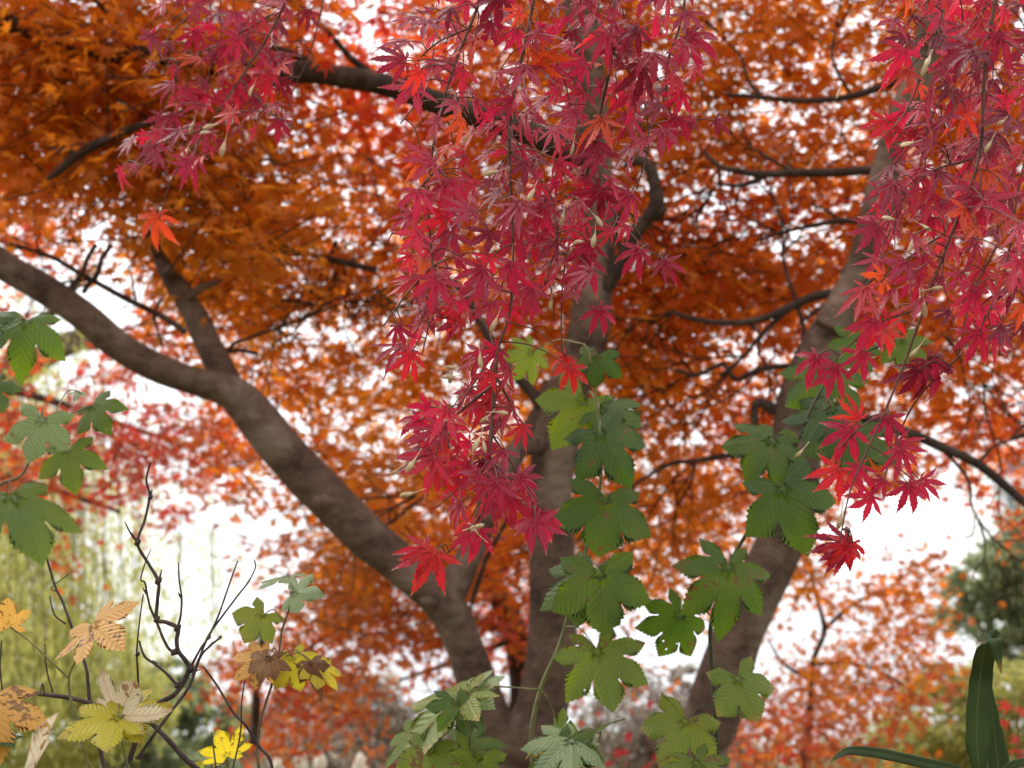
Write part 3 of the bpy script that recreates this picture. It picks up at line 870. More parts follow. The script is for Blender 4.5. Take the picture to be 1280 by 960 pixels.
branch(TA, [(470, 665), (490, 652), (512, 634), (535, 618)], [5, 3], 4.6)
branch(TA, [(590, 752), (600, 720), (612, 690), (640, 640)], [5, 5, 4], 4.3, twigs=[([(600, 724), (588, 760), (580, 790)], (4, 2))])
CROWNS['A'].build('crown', [M['crown'], M['twig_dark']], TA)

# --- tree B: right trunk
baseB = P(850, 975, 3.9); baseB[2] = 0; baseB[0] -= .05
TB = thing('maple_tree', 'orange maple with a single trunk leaning right behind green vine leaves', 'tree', baseB)
mb = MB()
pp = [(872, 960), (888, 905), (904, 850), (922, 795), (944, 745), (966, 700), (984, 650), (992, 600), (996, 550), (1003, 500), (1018, 450), (1044, 402), (1070, 352), (1090, 295), (1104, 225), (1128, 145), (1152, 85), (1168, 10), (1180, -90), (1190, -220)]
wd = [76, 72, 66, 62, 60, 60, 60, 62, 62, 58, 52, 46, 42, 40, 38, 36, 34, 32, 28, 20]
ds = np.linspace(3.9, 3.75, len(pp))
pts, dd = px_path(pp, list(ds))
pts = np.vstack([baseB + np.array([0, 0, -.15]), baseB + np.array([0.0, 0, .25]), baseB * .55 + pts[0] * .45, pts])
tube(mb, pts, np.concatenate([[.28, .2, .15], np.array(wd) / 2 / FPX * dd]), 9, 28, .05, seed=31, rings=.012)
trunkB = mb.build('trunk', M['bark'], TB)
branch(TB, [(1035, 410), (1045, 392), (1052, 376), (1056, 364)], [40, 34, 26, 20], 3.78, 'bark', name='branch_stub', sides=14, label='pale sawn branch stub on the right trunk')
branch(TB, [(1000, 528), (985, 519), (965, 510), (950, 503), (944, 508), (943, 530), (944, 556)], [14, 13, 12, 9, 8, 7, 6], 3.85, 'twig_dark', name='branch_stub', sides=10)
branch(TB, [(1010, 500), (1060, 515), (1100, 531), (1140, 543), (1180, 560), (1222, 580), (1262, 612), (1310, 655)], [14, 11, 10, 8], 3.9, sides=8,
       twigs=[([(1176, 560), (1200, 585), (1212, 605), (1214, 630), (1222, 648)], (4, 2)), ([(1222, 580), (1240, 560), (1262, 550)], (4, 2)), ([(1205, 672), (1216, 668), (1218, 650), (1220, 640)], (2, 1.5))], label='thin dark branch reaching out to the right edge')
branch(TB, [(1160, 84), (1130, 98), (1098, 110), (1060, 121), (1010, 126), (953, 122), (910, 118)], [9, 8, 6, 4], 4.0, twigs=[([(1065, 120), (1050, 96), (1040, 70), (1044, 40)], (4, 2)), ([(953, 122), (935, 100), (926, 70), (908, 52)], (4, 2))])
branch(TB, [(1112, 210), (1080, 213), (1040, 216), (990, 216), (952, 218), (925, 214), (900, 208), (880, 190)], [10, 9, 7, 4], 4.0, twigs=[([(960, 218), (940, 228), (920, 232), (895, 230)], (6, 3)), ([(990, 214), (965, 200), (940, 185)], (4, 2))])
branch(TB, [(1085, 277), (1052, 276), (1030, 279), (1006, 284), (975, 291), (950, 300)], [7, 5, 3], 4.2, twigs=[([(1050, 276), (1035, 264), (1015, 255)], (4, 2))])
branch(TB, [(1052, 366), (1020, 370), (987, 384), (960, 396), (929, 403), (895, 403), (865, 398), (840, 390)], [10, 8, 6, 4], 4.0,
       twigs=[([(990, 384), (968, 402), (948, 422), (930, 445), (900, 470)], (6, 3)), ([(1004, 430), (1004, 408), (996, 380), (984, 345), (978, 318)], (5, 3)), ([(1045, 372), (1015, 392), (1000, 405)], (5, 3)), ([(935, 402), (950, 418), (948, 440), (958, 455)], (4, 2))])
branch(TB, [(1000, 456), (985, 457), (953, 461), (935, 468), (919, 474), (905, 456), (895, 458), (868, 469), (845, 462)], [6, 5, 4], 4.2)
branch(TB, [(975, 560), (940, 568), (905, 570), (870, 576), (838, 580), (805, 598), (780, 615)], [7, 5, 3], 4.4)
CROWNS['B'].build('crown', [M['crown'], M['twig_dark']], TB)


def back_tree(key, label, trunk_px, dpt, widths, branches):
    b = P(trunk_px[0][0], trunk_px[0][1], dpt); b[2] = 0
    T = thing('maple_tree', label, 'tree', b, 'maples standing further back')
    mb = MB()
    pts, dd = px_path(trunk_px, dpt)
    pts = np.vstack([b + np.array([0, 0, -.1]), pts])
    tube(mb, pts, np.concatenate([[widths[0] * 1.4], np.interp(np.linspace(0, 1, len(dd)), np.linspace(0, 1, len(widths)), widths)]), 6, 14, .06)
    mb.build('trunk', M['twig_dark'], T)
    for pp, w in branches:
        branch(T, pp, w, dpt)
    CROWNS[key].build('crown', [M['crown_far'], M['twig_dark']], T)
    return T


back_tree('C', 'red maple with sparse drooping foliage behind the left limb', [(-140, 960), (-150, 700), (-120, 480), (-60, 300), (20, 180)], 7.2, [.11, .09, .06, .03],
          [([(-110, 470), (-20, 480), (60, 500), (150, 530), (240, 560)], (12, 4)), ([(-130, 560), (-20, 590), (60, 610), (150, 640)], (10, 4))])
back_tree('E', 'dark red maple low behind the fork of the trunks', [(650, 960), (655, 860), (640, 780), (600, 720), (540, 670)], 6.9, [.08, .06, .03],
          [([(640, 790), (560, 770), (470, 770), (400, 800), (350, 850)], (10, 3)), ([(640, 800), (560, 830), (500, 850)], (7, 3)), ([(330, 780), (322, 850), (318, 930)], (6, 10))])
back_tree('D', 'low orange maple with drooping twigs right of the leaning trunk', [(1005, 1000), (1012, 900), (1016, 830), (1030, 790), (1022, 750), (1008, 700), (990, 640)], 7.2, [.016, .015, .012, .008],
          [([(1028, 790), (1060, 760), (1100, 740), (1140, 740)], (5, 2)), ([(1016, 830), (1070, 830), (1120, 850), (1160, 880)], (5, 2)), ([(1014, 850), (980, 830), (960, 800)], (5, 2))])


# ------------------------------------------------------------------ near red boughs
def in_poly(x, y, poly):
    c = False
    n = len(poly)
    for i in range(n):
        x1, y1 = poly[i]; x2, y2 = poly[(i + 1) % n]
        if (y1 > y) != (y2 > y) and x < (x2 - x1) * (y - y1) / (y2 - y1) + x1:
            c = not c
    return c


def seed_key(parent, x, y, d, ang, L, g):
    """one wing of a dry maple seed key: a nutlet and a thin curved wing"""
    mb = MB()
    base = P(x, y, d)
    f = V3(math.cos(ang), math.sin(ang), g.normal(0, .3)); f = nrm(f)
    n = nrm(V3(g.normal(0, .3), g.normal(0, .3), 1)); n = nrm(n - f * (n @ f)); s = np.cross(f, n)
    t = np.linspace(0, 1, 9)
    up = .17 * np.sin(np.pi * np.clip(t, 0, 1)) ** .7 * (.5 + .9 * t)
    top = base + L * (t[:, None] * f + (up + .10 * t ** 2)[:, None] * s + (.10 * np.sin(3 * t))[:, None] * n)
    bot = base + L * (t[:, None] * f + (-.08 * np.sin(np.pi * t) ** .8 * (1 + t) + .05 * t ** 2)[:, None] * s + (.06 * np.sin(3 * t + .5))[:, None] * n)
    th = n * L * .012
    V = np.vstack([top + th, bot + th, top - th, bot - th])
    i = np.arange(8)
    q1 = np.stack([i, i + 1, i + 10, i + 9], -1)
    q2 = np.stack([i + 18, i + 27, i + 28, i + 19], -1)
    q3 = np.stack([i, i + 18, i + 19, i + 1], -1); q4 = np.stack([i + 9, i + 10, i + 28, i + 27], -1)
    mb.add(V, [q1, q2, q3, q4])
    tube(mb, [base - f * L * .12, base + f * L * .08, base + f * L * .26], [L * .02, L * .042, L * .012], 3, 8)
    tube(mb, [base - f * L * .1, base - f * L * .3, base - f * L * .6], [.0005, .0004, .0004], 3, 4)
    return mb.build('seed_key', M['samara'], parent)


def bough(label, group, paths, wid, poly, d0, count, size_px, seed, mean_ang, spread, extra=(), keys=(), hue=.45, min_sp=15, hue_fn=None):
    """paths: pixel polylines of the twigs; leaves fill poly; every leaf hangs on its nearest twig"""
    g = np.random.default_rng(seed)
    root_pt = P(paths[0][0][0], paths[0][0][1], d0)
    T = thing('maple_bough', label, 'bough', root_pt, group)
    tw = []
    for k, pp in enumerate(paths):
        dk = d0 + g.normal(0, .03)
        pts, dd = px_path(pp, [d0 if k else dk, dk])
        pts = pts + g.normal(0, .003, pts.shape)
        s = spline(pts, 8)
        tw.append((pts, dd, s, wid[k] if k < len(wid) else 3.0))
    leaves = []
    pl = np.array(poly); x0, y0 = pl.min(0); x1, y1 = pl.max(0)
    tries = 0; placed = []
    while len(placed) < count and tries < count * 120:
        tries += 1
        x, y = g.uniform(x0, x1), g.uniform(y0, y1)
        if not in_poly(x, y, poly): continue
        sp = min_sp
        if any((x - a) ** 2 + (y - b) ** 2 < sp * sp for a, b in placed): continue
        placed.append((x, y))
        if hue_fn is not None: hx = hue_fn(x, y)
        else: hx = hue
        ang = math.radians(mean_ang) + g.normal(0, math.radians(spread))
        sz = size_px * g.uniform(.5, 1.15)
        mode = g.uniform()
        if mode < .8: nh = V3(g.choice([-1, 1]) * abs(g.normal(.35, .5)), .6 + g.normal(0, .3), .7)
        elif mode < .9: nh = V3(g.normal(0, .5), .9, g.normal(.15, .25))
        else: nh = nrm(g.normal(0, 1, 3))
        dep = d0 + g.normal(0, .06)
        tz = g.normal(.35, .4)
        leaves.append((x, y, dep, V3(math.cos(ang), math.sin(ang), tz), nh, sz, float(np.clip(hx + g.normal(0, .30), 0, 1)), int(g.integers(0, len(RED_T_LIST)))))
    for e in extra:
        (x, y), (tx, ty), dep, hx, tp = e
        L = math.hypot(tx - x, ty - y)
        nh = V3(g.normal(0, .15), .35 + g.normal(0, .1), 1)
        leaves.append((x, y, dep, V3((tx - x) / L, -(ty - y) / L, .15), nh, L * 1.15, hx, tp))
    parts = [(MB(), MB()) for _ in tw]
    for k, (pts, dd, s, w) in enumerate(tw):
        r0 = w / 2 / FPX * d0
        tube(parts[k][0], pts, np.linspace(r0, max(r0 * .35, .0007), len(pts)), 6, 6, .1, seed=k)
    counts = [0] * len(tw)
    for (x, y, dep, f, nh, sz, hx, tp) in leaves:
        b = P(x, y, dep)
        best = min(range(len(tw)), key=lambda k: np.min(np.linalg.norm(tw[k][2] - b, axis=1)))
        s = tw[best][2]
        dist = np.linalg.norm(s - b, axis=1)
        # attach a little up the twig so that the stalk runs down to the blade
        j = max(0, int(np.argmin(dist)) - 2)
        a = s[j]
        size = sz / FPX * dep
        tmpl = RED_T_LIST[tp] if tp >= 0 else CURLED[(-tp - 1) % 3]
        add_leaf(parts[best][1], tmpl, b, f, nh, size, hx)
        midp = (a + b) / 2 + V3(0, .004, 0) - nrm(f) * .004
        tube(parts[best][0], [a, midp, b], [.0009, .0007, .0007], 4, 4)
        counts[best] += 1
    objs = []
    for k, (tb, lb) in enumerate(parts):
        o = tb.build('twig', M['twig_red'], T)
        if counts[k]: lb.build('foliage', M['red'], o)
        objs.append(o)
    for (x, y, an) in keys:
        b = P(x, y, d0 - .06)
        best = min(range(len(tw)), key=lambda k: np.min(np.linalg.norm(tw[k][2] - b, axis=1)))
        seed_key(objs[best], x, y, d0 - .05 - g.uniform(0, .04), math.radians(an), g.uniform(15, 22) / FPX * d0, g)
    return T


C_PATHS = [[(690, -90), (655, 40), (640, 160), (640, 290), (632, 380), (622, 440), (617, 520), (612, 580), (600, 640), (565, 685), (528, 712)],
           [(640, -90), (590, 30), (555, 120), (540, 220), (545, 300), (540, 370), (532, 440)],
           [(770, -90), (762, 60), (750, 140), (735, 210), (715, 290), (702, 370), (706, 440)],
           [(870, -90), (850, 20), (830, 90), (840, 150), (850, 165)],
           [(620, 440), (592, 480), (562, 525), (530, 565), (500, 590)],
           [(735, 210), (765, 260), (795, 305), (830, 330)],
           [(616, 540), (645, 590), (670, 630), (690, 655)],
           [(555, 120), (525, 130), (495, 150)],
           [(540, 220), (510, 255), (485, 300)],
           [(542, 330), (510, 365), (482, 410)],
           [(640, 200), (680, 240), (690, 300), (680, 360)],
           [(655, 40), (700, 90), (720, 150)],
           [(762, 60), (800, 120), (810, 180), (790, 230)],
           [(612, 580), (580, 600), (545, 640)],
           [(590, 30), (540, 60), (500, 100)]]
C_POLY = [(545, -50), (505, 40), (500, 95), (545, 130), (515, 165), (510, 230), (505, 300), (495, 350), (490, 420), (510, 440), (545, 400), (590, 400), (640, 395), (700, 405), (725, 400), (735, 370), (770, 310), (795, 290), (790, 240), (800, 190), (850, 160), (870, 90), (880, 20), (890, -50)]
C_LOW = [(525, 505), (590, 500), (575, 460), (610, 420), (640, 440), (650, 500), (640, 560), (665, 590), (650, 640), (600, 650), (575, 640), (545, 590), (520, 560)]
C_EXTRA = [((733, 318), (722, 372), 1.44, .40, 1), ((800, 312), (772, 342), 1.42, .38, 4), ((828, 325), (850, 352), 1.45, .10, 7), ((545, 688), (512, 740), 1.46, .85, 2),
           ((538, 685), (495, 712), 1.47, .7, 5), ((585, 665), (575, 698), 1.44, .5, 1), ((600, 660), (590, 705), 1.45, .55, 2), ((668, 650), (690, 690), 1.43, .45, 8),
           ((640, 620), (640, 665), 1.44, .5, 4), ((655, 530), (640, 560), 1.45, .75, 1), ((648, 598), (680, 592), 1.43, .25, 4), ((622, 600), (605, 645), 1.43, .3, 7),
           ((600, 590), (572, 612), 1.44, .4, 2), ((552, 535), (505, 555), 1.47, .55, 5), ((545, 570), (500, 600), 1.46, .7, 8), ((560, 560), (530, 575), 1.47, .9, 1),
           ((615, 465), (598, 490), 1.45, .8, 2), ((713, 458), (722, 495), 1.44, .85, 4), ((708, 445), (690, 470), 1.46, .9, -1), ((602, 575), (606, 600), 1.47, .02, -2),
           ((515, 440), (500, 480), 1.5, .8, 1), ((748, 385), (762, 420), 1.43, .3, 4), ((893, 150), (915, 165), 1.5, .05, 2), ((866, 150), (846, 168), 1.5, .1, 7), ((860, 45), (905, 70), 1.45, .2, 4),
           ((675, 640), (655, 690), 1.5, .3, -1), ((760, 40), (735, 80), 1.44, .4, 1), ((680, 255), (660, 290), 1.42, .4, 4), ((565, 385), (560, 420), 1.42, .85, 2), ((665, 355), (650, 395), 1.42, .35, 7)]
C_KEYS = [(587, 165, 245), (705, 262, 260), (717, 178, 260), (742, 268, 310), (744, 290, 265), (734, 300, 200), (625, 213, 200), (555, 458, 0), (600, 440, 280), (570, 470, 190), (565, 462, 265), (690, 370, 265), (622, 395, 250),
          (612, 518, 225), (600, 545, 250), (604, 550, 285), (520, 615, 200), (575, 540, 185), (520, 572, 240), (668, 235, 250), (500, 585, 220), (618, 515, 0), (600, 670, 140), (588, 660, 20)]


def c_hue(x, y):
    return .38 + .25 * (x < 560) * (y > 150) + .12 * math.sin(x * .021) * math.sin(y * .017 + 1) + (.15 if y > 420 else 0)


mbough = bough('dense curtain of crimson maple leaves hanging before the middle trunk', 'red maple boughs hanging in front', C_PATHS, [5, 5, 5, 4], C_POLY, 1.50, 205, 54, 5, 236, 27, C_EXTRA, C_KEYS, min_sp=16.5, hue_fn=c_hue)


def more_leaves(T_paths, poly, d0, count, size_px, seed, mean_ang, spread, T, hue=.5, min_sp=17):
    """second, looser drift of leaves on twigs of an existing bough"""
    g = np.random.default_rng(seed)
    tb, lb = MB(), MB()
    sp = [spline(px_path(pp, d0)[0], 8) for pp in T_paths]
    for k, pp in enumerate(T_paths):
        pts, dd = px_path(pp, d0)
        tube(tb, pts, np.linspace(.0018, .0008, len(pts)), 6, 6, .1, seed=k)
    pl = np.array(poly); x0, y0 = pl.min(0); x1, y1 = pl.max(0)
    placed = []; tries = 0
    while len(placed) < count and tries < 9000:
        tries += 1
        x, y = g.uniform(x0, x1), g.uniform(y0, y1)
        if not in_poly(x, y, poly) or any((x - a) ** 2 + (y - b) ** 2 < min_sp ** 2 for a, b in placed): continue
        placed.append((x, y))
        dep = d0 + g.normal(0, .04)
        b = P(x, y, dep)
        allp = np.vstack(sp)
        j = int(np.argmin(np.linalg.norm(allp - b, axis=1)))
        a = allp[max(0, j - 2)]
        ang = math.radians(mean_ang) + g.normal(0, math.radians(spread))
        f = V3(math.cos(ang), math.sin(ang), g.normal(.2, .3))
        nh = V3(g.choice([-1, 1]) * abs(g.normal(.35, .5)), .6 + g.normal(0, .3), .7) if g.uniform() < .8 else nrm(g.normal(0, 1, 3))
        add_leaf(lb, RED_T_LIST[int(g.integers(0, len(RED_T_LIST)))], b, f, nh, size_px * g.uniform(.7, 1.1) / FPX * dep, float(np.clip(hue + g.normal(0, .25), 0, 1)))
        tube(tb, [a, (a + b) / 2 + V3(0, .004, 0), b], [.0009, .0007, .0007], 4, 4)
    o = tb.build('twig', M['twig_red'], T)
    lb.build('foliage', M['red'], o)


more_leaves([[(622, 430), (617, 520), (612, 580), (605, 640)], [(618, 480), (580, 510), (540, 545)], [(620, 470), (645, 520), (655, 570)]], C_LOW, 1.50, 34, 50, 91, 238, 34, mbough, .5, 19)

R_PATHS = [[(1262, -90), (1240, 80), (1222, 200), (1185, 300), (1145, 400), (1120, 480), (1092, 550), (1070, 610), (1050, 680)],
           [(1205, -90), (1170, 40), (1130, 130), (1100, 190)],
           [(1222, 200), (1160, 220), (1110, 270)],
           [(1185, 300), (1130, 335), (1085, 365)],
           [(1310, 60), (1275, 230), (1255, 340), (1228, 420)],
           [(1150, 385), (1090, 420), (1035, 455)],
           [(1200, 440), (1160, 480), (1140, 520), (1122, 575), (1150, 605)],
           [(1240, 80), (1180, 110), (1140, 190)],
           [(1110, 510), (1075, 530), (1045, 560)],
           [(1240, 310), (1215, 370), (1198, 445)],
           [(1320, 200), (1290, 300), (1275, 400)]]
R_POLY = [(1105, -50), (1115, 60), (1140, 120), (1105, 190), (1095, 260), (1090, 330), (1075, 370), (1100, 420), (1140, 400), (1200, 395), (1290, 420), (1300, -50)]
R_EXTRA = [((1022, 445), (1000, 485), 1.44, .42, 4), ((1045, 455), (1030, 500), 1.43, .4, 1), ((1080, 440), (1062, 475), 1.42, .35, 7), ((1093, 400), (1070, 440), 1.40, .45, 2),
           ((1062, 535), (1040, 580), 1.42, .4, 4), ((1075, 525), (1045, 500), 1.46, .9, 5), ((1050, 585), (1020, 620), 1.43, .85, 8), ((1070, 580), (1075, 625), 1.44, .45, 1),
           ((1110, 520), (1112, 560), 1.43, .3, 2), ((1125, 560), (1120, 600), 1.42, .55, 5), ((1120, 555), (1160, 565), 1.45, .5, 1), ((1135, 605), (1150, 645), 1.41, .4, 4), ((1150, 600), (1178, 620), 1.44, .45, 7),
           ((1105, 600), (1085, 620), 1.44, .3, 2), ((1090, 620), (1060, 640), 1.46, .6, 8), ((1150, 460), (1130, 500), 1.43, .0, -1), ((1158, 450), (1190, 500), 1.44, .0, -2), ((1225, 415), (1205, 455), 1.42, .45, 4),
           ((1240, 420), (1262, 450), 1.44, .4, 1), ((1058, 682), (1022, 700), 1.45, .2, -1), ((1062, 680), (1035, 712), 1.44, .8, -2), ((1066, 678), (1050, 715), 1.46, .85, -3), ((1060, 676), (1012, 692), 1.47, .1, 5),
           ((1225, 240), (1190, 290), 1.38, .4, 4), ((1150, 340), (1120, 375), 1.40, .35, 1), ((1130, 60), (1110, 110), 1.42, .5, 2), ((1215, 60), (1165, 75), 1.38, .2, 4), ((1250, 40), (1240, 90), 1.38, .35, 7), ((1110, 150), (1085, 180), 1.46, .75, 8)]
R_KEYS = [(1163, 70, 245), (1160, 75, 255), (1255, 150, 215), (1243, 152, 215), (1143, 178, 200), (1120, 275, 175), (1150, 280, 330), (1160, 362, 15), (1150, 370, 265), (1155, 375, 275), (1160, 368, 235), (1163, 356, 5),
          (1150, 432, 235), (1005, 560, 230), (1052, 640, 265), (1240, 175, 250), (1140, 300, 250), (1050, 110, 250)]
rb = bough('crimson maple bough hanging in front of the right trunk', 'red maple boughs hanging in front', R_PATHS, [5, 4], R_POLY, 1.44, 132, 56, 8, 240, 30, R_EXTRA, R_KEYS, min_sp=18, hue=.45)

L_PATHS = [[(400, -90), (345, 20), (300, 100), (255, 165), (215, 225), (196, 275)],
           [(345, 20), (275, 50), (205, 85)],
           [(300, 100), (335, 135), (365, 160)],
           [(255, 165), (200, 185), (160, 225)],
           [(330, -90), (270, -10), (215, 40), (180, 100)],
           [(380, -90), (400, -20), (390, 60), (370, 110)]]
L_POLY = [(210, -40), (190, 30), (180, 90), (215, 110), (200, 150), (150, 180), (150, 225), (215, 205), (250, 215), (300, 165), (345, 155), (375, 140), (350, 90), (375, 50), (400, -40)]
L_EXTRA = [((196, 268), (188, 312), 2.0, .98, 4), ((245, 195), (220, 235), 2.0, .4, 1), ((350, 150), (345, 180), 2.0, .25, 2)]
L_KEYS = [(243, 150, 250), (235, 185, 250), (265, 165, 190), (318, 105, 250), (282, 175, 260), (272, 155, 200)]
lb_ = bough('smaller bough of dusky red maple leaves at the upper left', 'red maple boughs hanging in front', L_PATHS, [4, 3], L_POLY, 2.02, 88, 42, 15, 228, 32, L_EXTRA, L_KEYS, min_sp=13, hue=.35)


# ------------------------------------------------------------------ broad-leaved vines and other near plants
GV = np.random.default_rng(77)


def vine_leaf(parent, base, tip, d, mat, size=None, up=.45, toward=1.0, side=0.0, droop=None, fold=None, curl=.14, lobes=None, tz=1.0, rnd=None, name='leaf', label=None, seed=None, sinus=.53):
    """base/tip in pixels; size = true length of the middle lobe in pixels when it is foreshortened"""
    g = np.random.default_rng(seed if seed is not None else int(base[0] * 13 + base[1] * 7))
    vx, vy = tip[0] - base[0], -(tip[1] - base[1])
    L2 = math.hypot(vx, vy)
    size = size or L2 * 1.06
    c = min(L2 / size, .99)
    f = V3(vx / L2 * c, vy / L2 * c, tz * math.sqrt(1 - c * c))
    pick = lobes or (VINE_BROAD if g.uniform() < .5 else VINE_LOBES)
    tm = leaf_template(g, pick, .58 if pick is VINE_BROAD else sinus, VINE_W, 9, 0.12, 7, g.uniform(.08, .2) if droop is None else droop * .55, g.uniform(-.06, .05) if fold is None else fold, .03, curl * .7, 26)
    mb = MB()
    add_leaf(mb, tm, P(base[0], base[1], d), nrm(f + V3(g.normal(0, .14), 0, 0)), V3(side + g.normal(0, .28), up, toward), size * .97 / FPX * d, g.uniform(.2, .8) if rnd is None else rnd)
    o = mb.build(name, M[mat], parent)
    if label: o['label'] = label
    return o


def plant(name, label, cat, stems, leaves, stem_mat='stem_green', group=None, ground_from=None, petiole=1.6, part='stem', tube_sides=7):
    """stems: [(pixel path, widths px, depth)]; leaves: dicts for vine_leaf with depth"""
    p0 = stems[0][0][0]
    d0 = stems[0][2] if np.isscalar(stems[0][2]) else stems[0][2][0]
    b = P(p0[0], p0[1], d0)
    ground = b.copy(); ground[2] = -0.05
    T = thing(name, label, cat, ground, group)
    sp = []
    objs = []
    for k, st in enumerate(stems):
        pp, w, d = st[:3]
        pts, dd = px_path(pp, d)
        ww = np.interp(np.linspace(0, 1, len(pp)), np.linspace(0, 1, len(w)), w) / 2 / FPX * dd * (.82 if name == 'bare_shrub' else 1)
        if len(st) > 3 and st[3]:                          # rooted in the ground
            lo = pts[0].copy(); lo[2] = -0.05; lo[:2] += GV.normal(0, .05, 2)
            low = root_pts(lo, pts[0])
            pts = np.vstack([low, pts]); ww = np.concatenate([np.linspace(1.4, 1.02, len(low)) * ww[0], ww])
        mb = MB()
        tube(mb, pts, ww, 7, tube_sides, .08, seed=k + 5)
        sp.append((spline(pts, 8), mb))
    for lf in leaves:
        if lf.pop('nopet', False): continue
        b = P(lf['base'][0], lf['base'][1], lf['d'])
        k = min(range(len(sp)), key=lambda k: np.min(np.linalg.norm(sp[k][0] - b, axis=1)))
        j = int(np.argmin(np.linalg.norm(sp[k][0] - b, axis=1)))
        a = sp[k][0][j]
        if np.linalg.norm(a - b) > .006:
            r = petiole / 2 / FPX * lf['d']
            tube(sp[k][1], [a, (a + b) / 2 + V3(0, .012, .0), b], [r * 1.2, r, r], 5, 6)
    for s, mb in sp:
        objs.append(mb.build(part, M[stem_mat], T))
    for lf in leaves:
        base, tip, d, mat = lf.pop('base'), lf.pop('tip'), lf.pop('d'), lf.pop('mat')
        vine_leaf(T, base, tip, d, mat, **lf)
    return T


D = dict
VG = 'broad-leaved vines climbing the maples'
plant('climbing_vine', 'green vine with drooping lobed leaves climbing beside the middle trunk', 'vine',
      [([(668, 975), (664, 920), (676, 860), (700, 805), (716, 745), (732, 690), (748, 622), (752, 560), (745, 500), (738, 450), (730, 430)], (6, 5, 4, 3), 2.0, True)],
      [D(base=(747, 445), tip=(738, 486), d=2.0, mat='green', size=46, up=.9, toward=.4, droop=.6, rnd=.2),
       D(base=(665, 440), tip=(652, 484), d=2.15, mat='lime', up=.2, rnd=.1),
       D(base=(730, 500), tip=(706, 566), d=2.06, mat='green', size=78, up=.25, rnd=.85),
       D(base=(752, 512), tip=(800, 528), d=2.05, mat='green', size=66, up=.7, toward=.6, rnd=.6),
       D(base=(750, 540), tip=(782, 602), d=1.93, mat='green', size=82, up=.75, toward=.75, rnd=.12, droop=.45),
       D(base=(757, 622), tip=(752, 692), d=1.95, mat='green', size=86, up=.7, toward=.8, rnd=.3, droop=.4),
       D(base=(742, 712), tip=(695, 764), d=1.95, mat='holed', size=90, up=.8, toward=.6, rnd=.4, droop=.45, side=-.2),
       D(base=(750, 716), tip=(765, 798), d=1.92, mat='green', size=92, up=.35, rnd=.65, droop=.25),
       D(base=(746, 812), tip=(762, 890), d=1.90, mat='holed', size=92, up=.25, rnd=.9, droop=.2)], group=VG)
plant('climbing_vine', 'green vine with large hole-pitted leaves climbing over the right trunk', 'vine',
      [([(900, 985), (896, 930), (893, 870), (888, 805), (892, 765), (915, 700), (950, 640), (975, 600), (1000, 545), (1025, 490), (1060, 450), (1120, 425)], (7, 6, 5, 4, 3), 2.0, True)],
      [D(base=(1075, 425), tip=(1060, 470), d=2.1, mat='green', up=.4, rnd=.4),
       D(base=(1128, 425), tip=(1120, 472), d=2.1, mat='green', up=.4, rnd=.7),
       D(base=(1030, 465), tip=(1008, 540), d=2.06, mat='green', size=84, up=.3, rnd=.4),
       D(base=(1040, 510), tip=(1004, 560), d=2.0, mat='green', size=72, up=.7, toward=.7, rnd=.15),
       D(base=(1065, 540), tip=(1060, 605), d=2.1, mat='green', size=80, up=.4, rnd=.25),
       D(base=(966, 548), tip=(922, 596), d=1.98, mat='green', size=80, up=.7, toward=.6, rnd=.5, droop=.5),
       D(base=(968, 548), tip=(962, 598), d=2.02, mat='holed', size=58, up=.2, rnd=.7),
       D(base=(978, 608), tip=(984, 690), d=1.93, mat='green', size=92, up=.7, toward=.8, rnd=.35, droop=.35),
       D(base=(911, 706), tip=(902, 792), d=1.90, mat='holed', size=98, up=.65, toward=.8, rnd=.45, droop=.32),
       D(base=(852, 768), tip=(822, 838), d=1.97, mat='holed', size=74, up=.5, toward=.8, rnd=.2, droop=.5),
       D(base=(922, 846), tip=(955, 905), d=1.92, mat='lime', size=72, up=.5, rnd=.05),
       D(base=(858, 900), tip=(826, 960), d=1.95, mat='lime', size=78, up=.4, toward=.7, rnd=.2, droop=.4),
       D(base=(870, 952), tip=(905, 1000), d=1.9, mat='green', size=80, up=.9, toward=.5, rnd=.9)], stem_mat='stem_dark', group=VG)
